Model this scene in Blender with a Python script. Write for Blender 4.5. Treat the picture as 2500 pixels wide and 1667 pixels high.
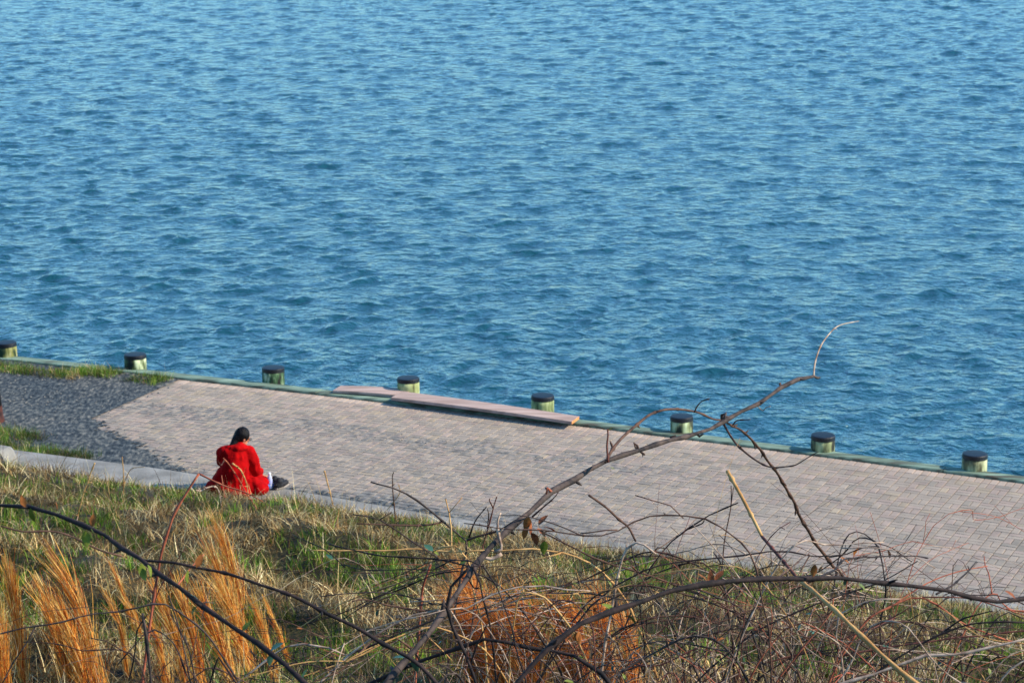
import bpy, bmesh, math, random
import numpy as np
from mathutils import Vector, Matrix, noise

# ------------------------------------------------------------------ camera, sky, sun, exposure
sc = bpy.context.scene
for o in list(bpy.data.objects): bpy.data.objects.remove(o)
C = sc.collection
CAMH = 9.36; PITCH = math.radians(14.1); FPX = 6000.0
cam = bpy.data.cameras.new('camera'); camo = bpy.data.objects.new('camera', cam); C.objects.link(camo)
camo.location = (0, 0, CAMH); camo.rotation_euler = (math.pi/2 - PITCH, 0, 0)
cam.sensor_width = 36; cam.lens = 36*FPX/2500; cam.clip_start = 0.1; cam.clip_end = 9000
sc.camera = camo
cam.dof.use_dof = True; cam.dof.focus_distance = 9.5; cam.dof.aperture_fstop = 15
SUN_EL = math.radians(35); SUN_AZ = math.radians(99)      # azimuth clockwise from the view direction (+Y)
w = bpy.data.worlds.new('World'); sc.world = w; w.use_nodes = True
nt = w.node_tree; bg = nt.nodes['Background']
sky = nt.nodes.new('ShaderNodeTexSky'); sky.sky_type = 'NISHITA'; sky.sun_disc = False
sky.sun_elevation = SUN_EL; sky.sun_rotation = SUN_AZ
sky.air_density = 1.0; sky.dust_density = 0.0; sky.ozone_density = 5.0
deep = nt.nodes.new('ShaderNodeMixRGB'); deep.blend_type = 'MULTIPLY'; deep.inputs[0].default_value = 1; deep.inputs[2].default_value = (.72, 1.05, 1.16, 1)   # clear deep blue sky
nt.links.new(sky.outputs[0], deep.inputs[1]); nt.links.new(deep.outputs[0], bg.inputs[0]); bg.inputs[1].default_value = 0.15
sl = bpy.data.lights.new('sun', 'SUN'); sl.energy = 4.2; sl.angle = math.radians(0.5); sl.color = (1, .87, .70)
so = bpy.data.objects.new('sun', sl); C.objects.link(so)
sd = Vector((math.sin(SUN_AZ)*math.cos(SUN_EL), math.cos(SUN_AZ)*math.cos(SUN_EL), math.sin(SUN_EL)))
so.rotation_euler = sd.to_track_quat('Z', 'Y').to_euler()
sc.view_settings.view_transform = 'Standard'; sc.view_settings.look = 'None'
sc.view_settings.exposure = 0.8; sc.view_settings.gamma = 1

# ------------------------------------------------------------------ frames
def ray(u, v):
    x = (u-1250)/FPX; y = (833.5-v)/FPX
    return Vector((x, math.cos(PITCH)+y*math.sin(PITCH), -math.sin(PITCH)+y*math.cos(PITCH)))
CP = Vector((0, 0, CAMH))
def at(u, v, z=0.0):
    d = ray(u, v); return CP + d*((z-CAMH)/d.z)
def atd(u, v, dep): return CP + ray(u, v)*dep
D1 = Vector((0.9115, -0.4113, 0)); N1 = Vector((0.4113, 0.9115, 0)); O1 = at(1250, 1023); O1.z = 0
def qf(s): return -.00311*s*s + .00805*s + .0512
def st(s, t, z=0.0):
    p = O1 + D1*s + N1*(qf(s)-t); p.z = z; return p
def to_st(p):
    v = Vector((p[0]-O1.x, p[1]-O1.y, 0)); s = v.dot(D1); return s, qf(s) - v.dot(N1)
T0 = 5.0
def hz(x, y):
    s, t = to_st((x, y))
    if t < T0: return 0.02
    a = t-T0
    z = .07 + .262*a + .04*(1-math.exp(-a*3))
    k = min(1, a/2.2)
    z += k*(.20*math.sin(a*1.55+.35*math.sin(s*.6)+.4) + .22*noise.noise(Vector((s*.35, a*.5, 3)))
            + .13*noise.noise(Vector((s*1.3, a*1.5, 9))) + .05*noise.noise(Vector((s*4, a*4, 19))))
    return z
def ground_px(u, v):
    d = ray(u, v); t = 3.0
    while t < 60:
        p = CP + d*t
        if p.z < hz(p.x, p.y): return p
        t += .03
    return CP + d*30

# ------------------------------------------------------------------ helpers
def tag(o, label=None, cat=None, group=None, kind=None):
    if label: o['label'] = label
    if cat: o['category'] = cat
    if group: o['group'] = group
    if kind: o['kind'] = kind
    return o
def empty(name, loc, rz=0):
    o = bpy.data.objects.new(name, None); C.objects.link(o); o.location = loc; o.rotation_euler = (0, 0, rz)
    o.empty_display_size = .2; return o
class MB:
    def __init__(s): s.v = []; s.f = []; s.c = None
    def add(s, v, f):
        k = len(s.v); s.v += [tuple(p) for p in v]; s.f += [tuple(i+k for i in q) for q in f]
    def box(s, x0, x1, y0, y1, z0, z1, M=None, bev=0):
        v = [Vector(p) for p in ((x0,y0,z0),(x1,y0,z0),(x1,y1,z0),(x0,y1,z0),(x0,y0,z1),(x1,y0,z1),(x1,y1,z1),(x0,y1,z1))]
        if M: v = [M @ p for p in v]
        s.add(v, [(0,3,2,1),(4,5,6,7),(0,1,5,4),(1,2,6,5),(2,3,7,6),(3,0,4,7)])
    def lathe(s, prof, n=24, c=(0,0,0), M=None):
        k = []; c = Vector(c)
        for r, z in prof:
            for i in range(n):
                a = 2*math.pi*i/n; p = Vector((r*math.cos(a), r*math.sin(a), z)) + c
                k.append(M @ p if M else p)
        f = []
        for j in range(len(prof)-1):
            for i in range(n): f.append((j*n+i, j*n+(i+1)%n, (j+1)*n+(i+1)%n, (j+1)*n+i))
        f.append(tuple(range(n))[::-1]); f.append(tuple((len(prof)-1)*n+i for i in range(n)))
        s.add(k, f)
    def tube(s, pts, rad, n=6):
        pts = [Vector(p) for p in pts]; m = len(pts)
        if m < 2: return
        if not hasattr(rad, '__len__'): rad = [rad]*m
        vs = []; up = Vector((.3, .2, .93)).normalized(); pu = None
        for i, p in enumerate(pts):
            t = (pts[min(i+1, m-1)]-pts[max(i-1, 0)])
            t = t.normalized() if t.length > 1e-9 else Vector((0, 0, 1))
            a = (pu if pu is not None else up); a = a - t*a.dot(t)
            if a.length < 1e-4: a = t.orthogonal()
            a.normalize(); pu = a; b = t.cross(a)
            for k in range(n):
                g = 2*math.pi*k/n; vs.append(p + (a*math.cos(g)+b*math.sin(g))*rad[i])
        f = []
        for i in range(m-1):
            for k in range(n): f.append((i*n+k, i*n+(k+1)%n, (i+1)*n+(k+1)%n, (i+1)*n+k))
        f.append(tuple(range(n))[::-1]); f.append(tuple((m-1)*n+k for k in range(n)))
        s.add(vs, f)
    def build(s, name, mat, parent=None, smooth=False):
        me = bpy.data.meshes.new(name); me.from_pydata(s.v, [], s.f)
        if smooth: me.shade_smooth()
        o = bpy.data.objects.new(name, me); C.objects.link(o)
        if mat: me.materials.append(mat)
        if parent:
            o.parent = parent
            o.matrix_parent_inverse = (Matrix.Translation(parent.location) @ parent.rotation_euler.to_matrix().to_4x4()).inverted() if parent.type == 'EMPTY' else Matrix()
        return o
def bake(o):
    dg = bpy.context.evaluated_depsgraph_get(); me = bpy.data.meshes.new_from_object(o.evaluated_get(dg))
    o.modifiers.clear(); old = o.data; o.data = me; me.name = o.name; bpy.data.meshes.remove(old)
def spline(pts, step):
    pts = [Vector(p) for p in pts]; out = []
    if len(pts) == 2: pts = [pts[0], (pts[0]+pts[1])/2, pts[1]]
    P = [pts[0]*2-pts[1]] + pts + [pts[-1]*2-pts[-2]]
    for i in range(1, len(P)-2):
        a, b, c, d = P[i-1], P[i], P[i+1], P[i+2]; k = max(1, int((c-b).length/step))
        for j in range(k):
            t = j/k
            out.append(.5*((2*b)+(c-a)*t+(2*a-5*b+4*c-d)*t*t+(3*b-a-3*c+d)*t**3))
    out.append(pts[-1]); return out

def lin(r, g, b):
    f = lambda c: (c/255/12.92 if c/255 <= .04045 else ((c/255+.055)/1.055)**2.4)
    return (f(r), f(g), f(b), 1)
def newmat(name):
    m = bpy.data.materials.new(name); m.use_nodes = True; return m, m.node_tree, m.node_tree.nodes['Principled BSDF']
def mat(name, c1, c2=None, scale=8, rough=.8, bump=.3, bscale=None, detail=4, stretch=None, spec=.3, lo=.35, hi=.65, coord='Object', bdist=.02):
    m, t, b = newmat(name); N = t.nodes; L = t.links
    c2 = c2 or c1
    tc = N.new('ShaderNodeTexCoord'); mp = N.new('ShaderNodeMapping'); L.new(tc.outputs[coord], mp.inputs[0])
    if stretch: mp.inputs['Scale'].default_value = stretch
    n = N.new('ShaderNodeTexNoise'); n.inputs['Scale'].default_value = scale; n.inputs['Detail'].default_value = detail
    L.new(mp.outputs[0], n.inputs[0])
    r = N.new('ShaderNodeValToRGB'); r.color_ramp.elements[0].color = c1; r.color_ramp.elements[1].color = c2
    r.color_ramp.elements[0].position = lo; r.color_ramp.elements[1].position = hi
    L.new(n.outputs[0], r.inputs[0]); L.new(r.outputs[0], b.inputs['Base Color'])
    b.inputs['Roughness'].default_value = rough; b.inputs['Specular IOR Level'].default_value = spec
    if bump:
        n2 = N.new('ShaderNodeTexNoise'); n2.inputs['Scale'].default_value = bscale or scale*3; n2.inputs['Detail'].default_value = 5
        L.new(mp.outputs[0], n2.inputs[0]); bp = N.new('ShaderNodeBump'); bp.inputs[0].default_value = bump; bp.inputs[1].default_value = bdist
        L.new(n2.outputs[0], bp.inputs['Height']); L.new(bp.outputs[0], b.inputs['Normal'])
    return m
def attr_mat(name, rough=.7, transl=0.0, spec=.3, bump=0, bscale=60, mottle=0.0, mscale=20):
    m, t, b = newmat(name); N = t.nodes; L = t.links
    a = N.new('ShaderNodeAttribute'); a.attribute_name = 'Col'; col = a.outputs['Color']
    if mottle:
        tc = N.new('ShaderNodeTexCoord'); n = N.new('ShaderNodeTexNoise'); n.inputs['Scale'].default_value = mscale; n.inputs['Detail'].default_value = 5
        L.new(tc.outputs['Object'], n.inputs[0]); mr = N.new('ShaderNodeMapRange'); mr.inputs[3].default_value = 1-mottle; mr.inputs[4].default_value = 1+mottle
        mr.inputs[1].default_value = .3; mr.inputs[2].default_value = .7
        L.new(n.outputs[0], mr.inputs[0]); vm = N.new('ShaderNodeVectorMath'); vm.operation = 'SCALE'
        L.new(col, vm.inputs[0]); L.new(mr.outputs[0], vm.inputs['Scale']); col = vm.outputs[0]
    L.new(col, b.inputs['Base Color']); b.inputs['Roughness'].default_value = rough; b.inputs['Specular IOR Level'].default_value = spec
    if bump:
        tc = N.new('ShaderNodeTexCoord'); n = N.new('ShaderNodeTexNoise'); n.inputs['Scale'].default_value = bscale
        L.new(tc.outputs['Object'], n.inputs[0]); bp = N.new('ShaderNodeBump'); bp.inputs[0].default_value = bump; bp.inputs[1].default_value = .01
        L.new(n.outputs[0], bp.inputs['Height']); L.new(bp.outputs[0], b.inputs['Normal'])
    if transl:
        tr = N.new('ShaderNodeBsdfTranslucent'); L.new(col, tr.inputs[0]); mx = N.new('ShaderNodeMixShader'); mx.inputs[0].default_value = transl
        L.new(b.outputs[0], mx.inputs[1]); L.new(tr.outputs[0], mx.inputs[2]); L.new(mx.outputs[0], N['Material Output'].inputs[0])
    return m
def np_mesh(name, V, Fq, mat, Ccol=None, smooth=False, tri=False):
    me = bpy.data.meshes.new(name); k = Fq.shape[1]
    me.vertices.add(len(V)); me.vertices.foreach_set('co', V.astype(np.float32).ravel())
    me.loops.add(Fq.size); me.loops.foreach_set('vertex_index', Fq.astype(np.int32).ravel())
    me.polygons.add(len(Fq)); me.polygons.foreach_set('loop_start', np.arange(0, Fq.size, k, dtype=np.int32))
    try: me.polygons.foreach_set('loop_total', np.full(len(Fq), k, dtype=np.int32))
    except Exception: pass
    me.update(calc_edges=True)
    me.shade_smooth() if smooth else me.shade_flat()
    if Ccol is not None:
        a = me.color_attributes.new('Col', 'FLOAT_COLOR', 'POINT')
        a.data.foreach_set('color', np.concatenate([Ccol, np.ones((len(Ccol), 1))], 1).astype(np.float32).ravel())
    me.materials.append(mat); o = bpy.data.objects.new(name, me); C.objects.link(o); return o

# ------------------------------------------------------------------ water
def make_water():
    rng = np.random.default_rng(5)
    yr = [18.0]
    while yr[-1] < 135: yr.append(yr[-1] + max(.042, .042*(yr[-1]/33)**1.3))
    while yr[-1] < 7000: yr.append(yr[-1]*1.12)
    yr = np.array(yr)
    a = np.linspace(-.262, .262, 820); o = np.array([.3, .36, .45, .6, .9, 1.5, 3])
    a = np.concatenate([-o[::-1], a, o])
    Y, A = np.meshgrid(yr, a, indexing='ij'); X = Y*A
    Z = np.zeros_like(X); DX = np.zeros_like(X); DY = np.zeros_like(X)
    n = 130; lam = np.exp(rng.uniform(math.log(.2), math.log(1.9), n)); base = math.radians(-70)
    th = base + rng.normal(0, math.radians(42), n)
    slope = .0172*(lam/.6)**-.1*rng.uniform(.5, 1.3, n)*np.where(lam > 1.3, .62, 1)*np.where((lam > .3) & (lam < .9), 1.3, .85)
    near = (Y < 140)
    g2 = np.zeros_like(X)
    for q in range(14):
        kk = 2*math.pi/rng.uniform(.8, 2.8); aa = rng.uniform(0, 6.28); g2 += np.cos(kk*(math.cos(aa)*X+math.sin(aa)*Y)+rng.uniform(0, 6.28))
    g2 /= 2.65
    grp = .80 + .34*np.clip(g2, -1.2, 2.2)
    grp = np.clip(grp, .22, 2.0)*(.92+.14*np.sin(X*.13+Y*.07))
    for i in range(n):
        k = 2*math.pi/lam[i]; amp = slope[i]/k; cx, cy = math.cos(th[i]), math.sin(th[i])
        ph = k*(cx*X + cy*Y) + rng.uniform(0, 6.28)
        Z += amp*np.cos(ph); s = np.sin(ph)*amp*.8; DX -= cx*s; DY -= cy*s
    Z *= grp*near; X = X + DX*near; Y = Y + DY*near
    V = np.stack([X, Y, Z-1.15], -1).reshape(-1, 3); nr, nc = X.shape
    i = np.arange(nr*nc).reshape(nr, nc)
    Fq = np.stack([i[:-1, :-1], i[:-1, 1:], i[1:, 1:], i[1:, :-1]], -1).reshape(-1, 4)
    m, t, b = newmat('water_mat'); N = t.nodes; L = t.links
    b.inputs['Base Color'].default_value = (.005, .052, .066, 1); b.inputs['Roughness'].default_value = .13; b.inputs['IOR'].default_value = 1.65
    tc = N.new('ShaderNodeTexCoord')
    def nz(scale, stretch, rot, dist, s, prev):
        mp = N.new('ShaderNodeMapping'); mp.inputs['Rotation'].default_value = (0, 0, rot); mp.inputs['Scale'].default_value = stretch
        L.new(tc.outputs['Object'], mp.inputs[0]); n = N.new('ShaderNodeTexNoise'); n.inputs['Scale'].default_value = scale; n.inputs['Detail'].default_value = 3
        n.inputs['Distortion'].default_value = .4
        L.new(mp.outputs[0], n.inputs[0]); bp = N.new('ShaderNodeBump'); bp.inputs[0].default_value = s; bp.inputs[1].default_value = dist
        L.new(n.outputs[0], bp.inputs['Height'])
        if prev: L.new(prev.outputs[0], bp.inputs['Normal'])
        return bp
    p = nz(2.8, (1, 1.15, 1), .5, .12, 1, None); p = nz(6.5, (1, 1.1, 1), -.6, .035, .9, p)
    L.new(p.outputs[0], b.inputs['Normal'])
    o = np_mesh('water', V, Fq, m, smooth=True); tag(o, kind='structure')
make_water()

# ------------------------------------------------------------------ promenade paving
rnd = random.Random(4)
def make_paving():
    V = []; Fc = []; Cc = []; SEG = .009
    tan = np.array(lin(166, 150, 134)[:3]); grey = np.array(lin(150, 143, 137)[:3]); pink = np.array(lin(158, 144, 140)[:3]); dk = np.array(lin(128, 122, 120)[:3])
    def brick(s0, s1, t0, t1, col):
        g = .0048; z = rnd.uniform(-.0015, .0015); tl = [rnd.uniform(-.001, .001) for _ in range(4)]
        s0 += g; s1 -= g; t0 += g; t1 -= g; e = .0035; k = len(V)
        for (a, b, zz) in ((s0, t0, -.03), (s1, t0, -.03), (s1, t1, -.03), (s0, t1, -.03)): V.append(tuple(st(a, b, zz)))
        for j, (a, b) in enumerate(((s0, t0), (s1, t0), (s1, t1), (s0, t1))): V.append(tuple(st(a, b, z-.003+tl[j])))
        for j, (a, b) in enumerate(((s0+e, t0+e), (s1-e, t0+e), (s1-e, t1-e), (s0+e, t1-e))): V.append(tuple(st(a, b, z+tl[j])))
        for q in ((0, 4, 5, 1), (1, 5, 6, 2), (2, 6, 7, 3), (3, 7, 4, 0), (4, 8, 9, 5), (5, 9, 10, 6), (6, 10, 11, 7), (7, 11, 8, 4), (8, 11, 10, 9)): Fc.append([i+k for i in q])
        Cc.extend([tuple(col)]*12)
    s = -5.35
    while s < 15:                                        # tan soldier course along the timber edge
        brick(s, s+.1, .0, .2, tan*rnd.uniform(.85, 1.1)); s += .1
    ns = int(20.4/.2); ntt = 23
    for i in range(ns):
        for j in range(ntt):
            s = -5.35+i*.2; t = .2+j*.2
            for h in range(2):
                p = rnd.random(); base = grey*.6+pink*.4 if p < .6 else (pink if p < .9 else (dk*.5+grey*.5 if p < .95 else tan*.5+grey*.5))
                c = base*rnd.uniform(.9, 1.06)*np.array((.95, .925, .785))
                if (i+j) % 2: brick(s, s+.2, t+h*.1, t+h*.1+.1, c)
                else: brick(s+h*.1, s+h*.1+.1, t, t+.2, c)
    V = np.array(V); Cc = np.array(Cc)
    m, t, b = newmat('paver_mat'); N = t.nodes; L = t.links
    a = N.new('ShaderNodeAttribute'); a.attribute_name = 'Col'
    uv = N.new('ShaderNodeAttribute'); uv.attribute_name = 'quay'; sep = N.new('ShaderNodeSeparateXYZ'); L.new(uv.outputs['Vector'], sep.inputs[0])
    def noi(sc_, det=4):
        n = N.new('ShaderNodeTexNoise'); n.inputs['Scale'].default_value = sc_; n.inputs['Detail'].default_value = det; L.new(uv.outputs['Vector'], n.inputs[0]); return n.outputs[0]
    def ma(op, x, y):
        q = N.new('ShaderNodeMath'); q.operation = op
        for i_, v_ in enumerate((x, y)):
            if isinstance(v_, (int, float)): q.inputs[i_].default_value = v_
            else: L.new(v_, q.inputs[i_])
        return q.outputs[0]
    def mr(x, a0, a1, b0=0, b1=1):
        q = N.new('ShaderNodeMapRange'); q.interpolation_type = 'SMOOTHSTEP'; L.new(x, q.inputs[0])
        for i_, v_ in enumerate((a0, a1, b0, b1)): q.inputs[i_+1].default_value = v_
        return q.outputs[0]
    S_, T_ = sep.outputs[0], sep.outputs[1]
    # a dusting of grey grit: strongest on the left and along t~1.5, thinning to the right
    n1 = noi(1.2, 5); n2 = noi(9, 5); n3 = noi(45, 3)
    tw = ma('ADD', T_, ma('MULTIPLY', ma('SUBTRACT', n1, .5), 1.6))
    band = ma('MULTIPLY', mr(tw, 1.05, 1.5), mr(S_, -1, 9, 1, .25))
    patch = mr(n2, .42, .62); film = ma('MULTIPLY', ma('MULTIPLY', band, patch), .45)
    strip = ma('MULTIPLY', mr(tw, 1.1, 1.4), mr(tw, 1.6, 2.0, 1, 0)); strip = ma('MULTIPLY', strip, mr(n2, .4, .56)); strip = ma('MULTIPLY', strip, mr(S_, 1.5, 5, .7, .1))
    cx_ = mr(ma('SUBTRACT', ma('ADD', tw, ma('MULTIPLY', ma('SUBTRACT', n2, .5), 1.3)), ma('MULTIPLY', ma('ADD', S_, 5.35), .66)), 1.75, 2.75); corner = ma('MULTIPLY', cx_, .97)
    edge_ = ma('MULTIPLY', mr(tw, 3.65, 4.15), mr(n2, .28, .46)); edge_ = ma('MULTIPLY', edge_, mr(S_, 1, 4, .95, .35))
    tot = ma('MAXIMUM', ma('MAXIMUM', film, strip), ma('MAXIMUM', corner, edge_))
    gr = N.new('ShaderNodeValToRGB'); gr.color_ramp.elements[0].color = lin(58, 66, 70); gr.color_ramp.elements[1].color = lin(134, 133, 126)
    gr.color_ramp.elements[0].position = .35; gr.color_ramp.elements[1].position = .68; L.new(noi(11, 6), gr.inputs[0])
    mx = N.new('ShaderNodeMixRGB'); L.new(tot, mx.inputs[0]); L.new(a.outputs['Color'], mx.inputs[1]); L.new(gr.outputs[0], mx.inputs[2])
    mx2 = N.new('ShaderNodeMixRGB'); mx2.blend_type = 'MULTIPLY'; mx2.inputs[0].default_value = 1
    wt = N.new('ShaderNodeValToRGB'); wt.color_ramp.elements[0].color = (.84, .84, .84, 1); wt.color_ramp.elements[1].color = (1.08, 1.06, 1.04, 1)
    wt.color_ramp.elements[0].position = .32; wt.color_ramp.elements[1].position = .62; L.new(noi(3.1, 8), wt.inputs[0])
    L.new(mx.outputs[0], mx2.inputs[1]); L.new(wt.outputs[0], mx2.inputs[2]); L.new(mx2.outputs[0], b.inputs['Base Color'])
    b.inputs['Roughness'].default_value = .9; b.inputs['Specular IOR Level'].default_value = .2
    bp = N.new('ShaderNodeBump'); bp.inputs[0].default_value = .3; bp.inputs[1].default_value = .005; L.new(n3, bp.inputs['Height']); L.new(bp.outputs[0], b.inputs['Normal'])
    o = np_mesh('pavement', V, np.array(Fc), m, Cc); tag(o, kind='structure')
    at_ = o.data.attributes.new('quay', 'FLOAT_VECTOR', 'POINT')
    Q = np.array([(*to_st(p), p[2]) for p in V], dtype=np.float32); at_.data.foreach_set('vector', Q.ravel())
    jb = MB(); n = 60
    for i in range(n+1):
        s = -5.35+i*20.4/n
        jb.v += [tuple(st(s, -.02, -.012)), tuple(st(s, 5.0, -.012))]
    for i in range(n): jb.f.append((2*i, 2*i+1, 2*i+3, 2*i+2))
    tag(jb.build('paving_bed', mat('joint_mat', lin(64, 58, 52), lin(90, 80, 70), 14)), kind='structure')
make_paving()

# ------------------------------------------------------------------ gravel / worn asphalt path on the left
def make_gravel():
    m, t, b = newmat('gravel_mat'); N = t.nodes; L = t.links; tc = N.new('ShaderNodeTexCoord')
    gmp = N.new('ShaderNodeMapping'); gmp.inputs['Scale'].default_value = (1, .45, 1); L.new(tc.outputs['Object'], gmp.inputs[0])
    def noi(s, d=5, dist=0):
        n = N.new('ShaderNodeTexNoise'); n.inputs['Scale'].default_value = s; n.inputs['Detail'].default_value = d; n.inputs['Distortion'].default_value = dist; L.new(gmp.outputs[0], n.inputs[0]); return n.outputs[0]
    r1 = N.new('ShaderNodeValToRGB'); E = r1.color_ramp.elements; E[0].position = .33; E[0].color = lin(40, 48, 54); E[1].position = .75; E[1].color = lin(140, 138, 128)
    e = E.new(.5); e.color = lin(76, 82, 84); L.new(noi(19, 8, .2), r1.inputs[0])
    r2 = N.new('ShaderNodeValToRGB'); r2.color_ramp.elements[0].position = .4; r2.color_ramp.elements[1].position = .65
    r2.color_ramp.elements[0].color = (.6, .65, .68, 1); r2.color_ramp.elements[1].color = (.98, .93, .86, 1); L.new(noi(1.1, 3), r2.inputs[0])
    mx = N.new('ShaderNodeMixRGB'); mx.blend_type = 'MULTIPLY'; mx.inputs[0].default_value = 1; L.new(r1.outputs[0], mx.inputs[1]); L.new(r2.outputs[0], mx.inputs[2])
    L.new(mx.outputs[0], b.inputs['Base Color']); b.inputs['Roughness'].default_value = .9; b.inputs['Specular IOR Level'].default_value = .2
    bp = N.new('ShaderNodeBump'); bp.inputs[0].default_value = .9; bp.inputs[1].default_value = .03; L.new(noi(22, 6), bp.inputs['Height']); L.new(bp.outputs[0], b.inputs['Normal'])
    V = []; Fq = []; ds = .04
    S = np.arange(-16, 2.6, ds); T = np.arange(-.01, 4.9, ds); nn = len(T)
    idx = {}
    def inside(s, t):
        if s < -5.33: return True
        # ragged spill over the pavers along the kerb
        lim = 2.15 + (s+5.36)*.68 if s < -2.3 else 4.12 + (s+2.3)*.02
        lim += .14 if s < -2.3 else -.02; lim += .2*noise.noise(Vector((s*1.6, t*1.6, 2))) + .16*noise.noise(Vector((s*5, t*5, 7))) + .22*noise.noise(Vector((s*14, t*14, 7)))
        if s > .2: lim += (s-.2)*.3
        return t > lim
    def vid(i, j):
        if (i, j) not in idx:
            s, t = S[i], T[j]; z = .006 + .007*noise.noise(Vector((s*6, t*6, 1))) + .02*noise.noise(Vector((s*.9, t*.9, 4)))*(s < -5.6)
            if s > -5.45: z = .011 + .005*noise.noise(Vector((s*6, t*6, 1)))
            elif s > -5.8: z = min(z, .009)
            idx[(i, j)] = len(V); V.append(tuple(st(s, t, z)))
        return idx[(i, j)]
    for i in range(len(S)-1):
        for j in range(nn-1):
            if S[i] < -9 and (i % 1): continue
            if inside(S[i]+ds/2, T[j]+ds/2): Fq.append((vid(i, j), vid(i, j+1), vid(i+1, j+1), vid(i+1, j)))
    o = np_mesh('gravel_path', np.array(V), np.array(Fq)[:, ::-1], m, smooth=True); tag(o, kind='structure')
    # loose stones
    V = []; Fq = []; Cc = []
    def stone(s, t, r):
        k = len(V); p = st(s, t, .008); h = r*.7; c = np.array(rnd.choice([lin(70, 80, 88), lin(104, 106, 102), lin(128, 124, 114), lin(84, 90, 92)])[:3])
        a0 = rnd.uniform(0, 3)
        for a in range(5): V.append((p.x+r*rnd.uniform(.7, 1.2)*math.cos(a0+a*1.257), p.y+r*rnd.uniform(.7, 1.2)*math.sin(a0+a*1.257), p.z-.004))
        V.append((p.x+rnd.uniform(-.3, .3)*r, p.y, p.z+h))
        for a in range(5): Fq.append((k+a, k+(a+1) % 5, k+5))
        Cc.extend([c]*6)
    for _ in range(1800): stone(rnd.uniform(-11, -5.2), rnd.uniform(.1, 4.2), rnd.uniform(.006, .018)) if True else 0
    k = 0
    while k < 700:
        s = rnd.uniform(-5.3, 6); t = rnd.uniform(1.2, 4.6); d = noise.noise(Vector((s*1.2, t*2.2, 11)))
        near = (t > 2.1+(s+5.36)*.55) or t > 4.1 or (1.25 < t < 1.75 and s < 2.5)
        if rnd.random() < (.5 if near else .1) and d > -.1: stone(s, t, rnd.uniform(.004, .011)); k += 1
    keep = np.array(V)
    o = np_mesh('gravel', keep, np.array(Fq), attr_mat('stone_mat', .9), np.array(Cc)); tag(o, 'loose grey stones scattered over the path and pavers', 'gravel', kind='stuff')
make_gravel()

# ------------------------------------------------------------------ quay edge: green timber cap on a wall
def sweep(t0, t1, z0, z1, s0, s1, n, wob=0.0, seed=0):
    mb = MB(); r = random.Random(seed)
    for i in range(n+1):
        s = s0+(s1-s0)*i/n; a = wob*r.uniform(-1, 1); b = wob*r.uniform(-1, 1); e = .012
        for (t, z) in ((t0, z0), (t0, z1-e), (t0+e, z1+b), (t1-e, z1+a), (t1, z1-e), (t1, z0)): mb.v.append(tuple(st(s, t, z)))
    for i in range(n):
        for k in range(5): mb.f.append((6*i+k, 6*i+6+k, 6*i+7+k, 6*i+1+k))
    mb.f.append((0, 1, 2, 3, 4, 5)); mb.f.append(tuple(6*n+k for k in (5, 4, 3, 2, 1, 0))); return mb
def quay_mat():
    m, t, b = newmat('green_timber'); N = t.nodes; L = t.links; tc = N.new('ShaderNodeTexCoord')
    mp = N.new('ShaderNodeMapping'); mp.inputs['Rotation'].default_value = (0, 0, .424); mp.inputs['Scale'].default_value = (1, 6, 6); L.new(tc.outputs['Object'], mp.inputs[0])
    n = N.new('ShaderNodeTexNoise'); n.inputs['Scale'].default_value = 2.2; n.inputs['Detail'].default_value = 8; L.new(mp.outputs[0], n.inputs[0])
    r = N.new('ShaderNodeValToRGB'); E = r.color_ramp.elements; E[0].position = .32; E[0].color = lin(74, 66, 50); E[1].position = .8; E[1].color = lin(150, 172, 152)
    e = E.new(.42); e.color = lin(84, 98, 80); e = E.new(.58); e.color = lin(116, 138, 116); L.new(n.outputs[0], r.inputs[0]); L.new(r.outputs[0], b.inputs['Base Color'])
    b.inputs['Roughness'].default_value = .85; bp = N.new('ShaderNodeBump'); bp.inputs[0].default_value = .5; bp.inputs[1].default_value = .015; L.new(n.outputs[0], bp.inputs['Height']); L.new(bp.outputs[0], b.inputs['Normal'])
    return m
GT = quay_mat()
qe = empty('quay_edge', st(0, 0, 0)); tag(qe, 'long weathered green timber edge running between the brick paving and the water', 'quay edge')
cuts = [-16, -12.4, -9.6, -6.45, -3.1, .15, 3.3, 6.1, 9.5, 15]
for i in range(len(cuts)-1):
    a, b_ = cuts[i]+.006, cuts[i+1]-.006
    sweep(-.21, -.004, -.28, .034+(.004 if i % 2 else 0), a, b_, max(8, int((b_-a)/.25)), .002, i).build('timber_beam', GT, qe)
sweep(-.19, -.05, -2.2, -.28, -16, 15, 60).build('retaining_wall', mat('wet_wall', lin(60, 66, 50), lin(92, 96, 76), 4), qe)

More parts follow.
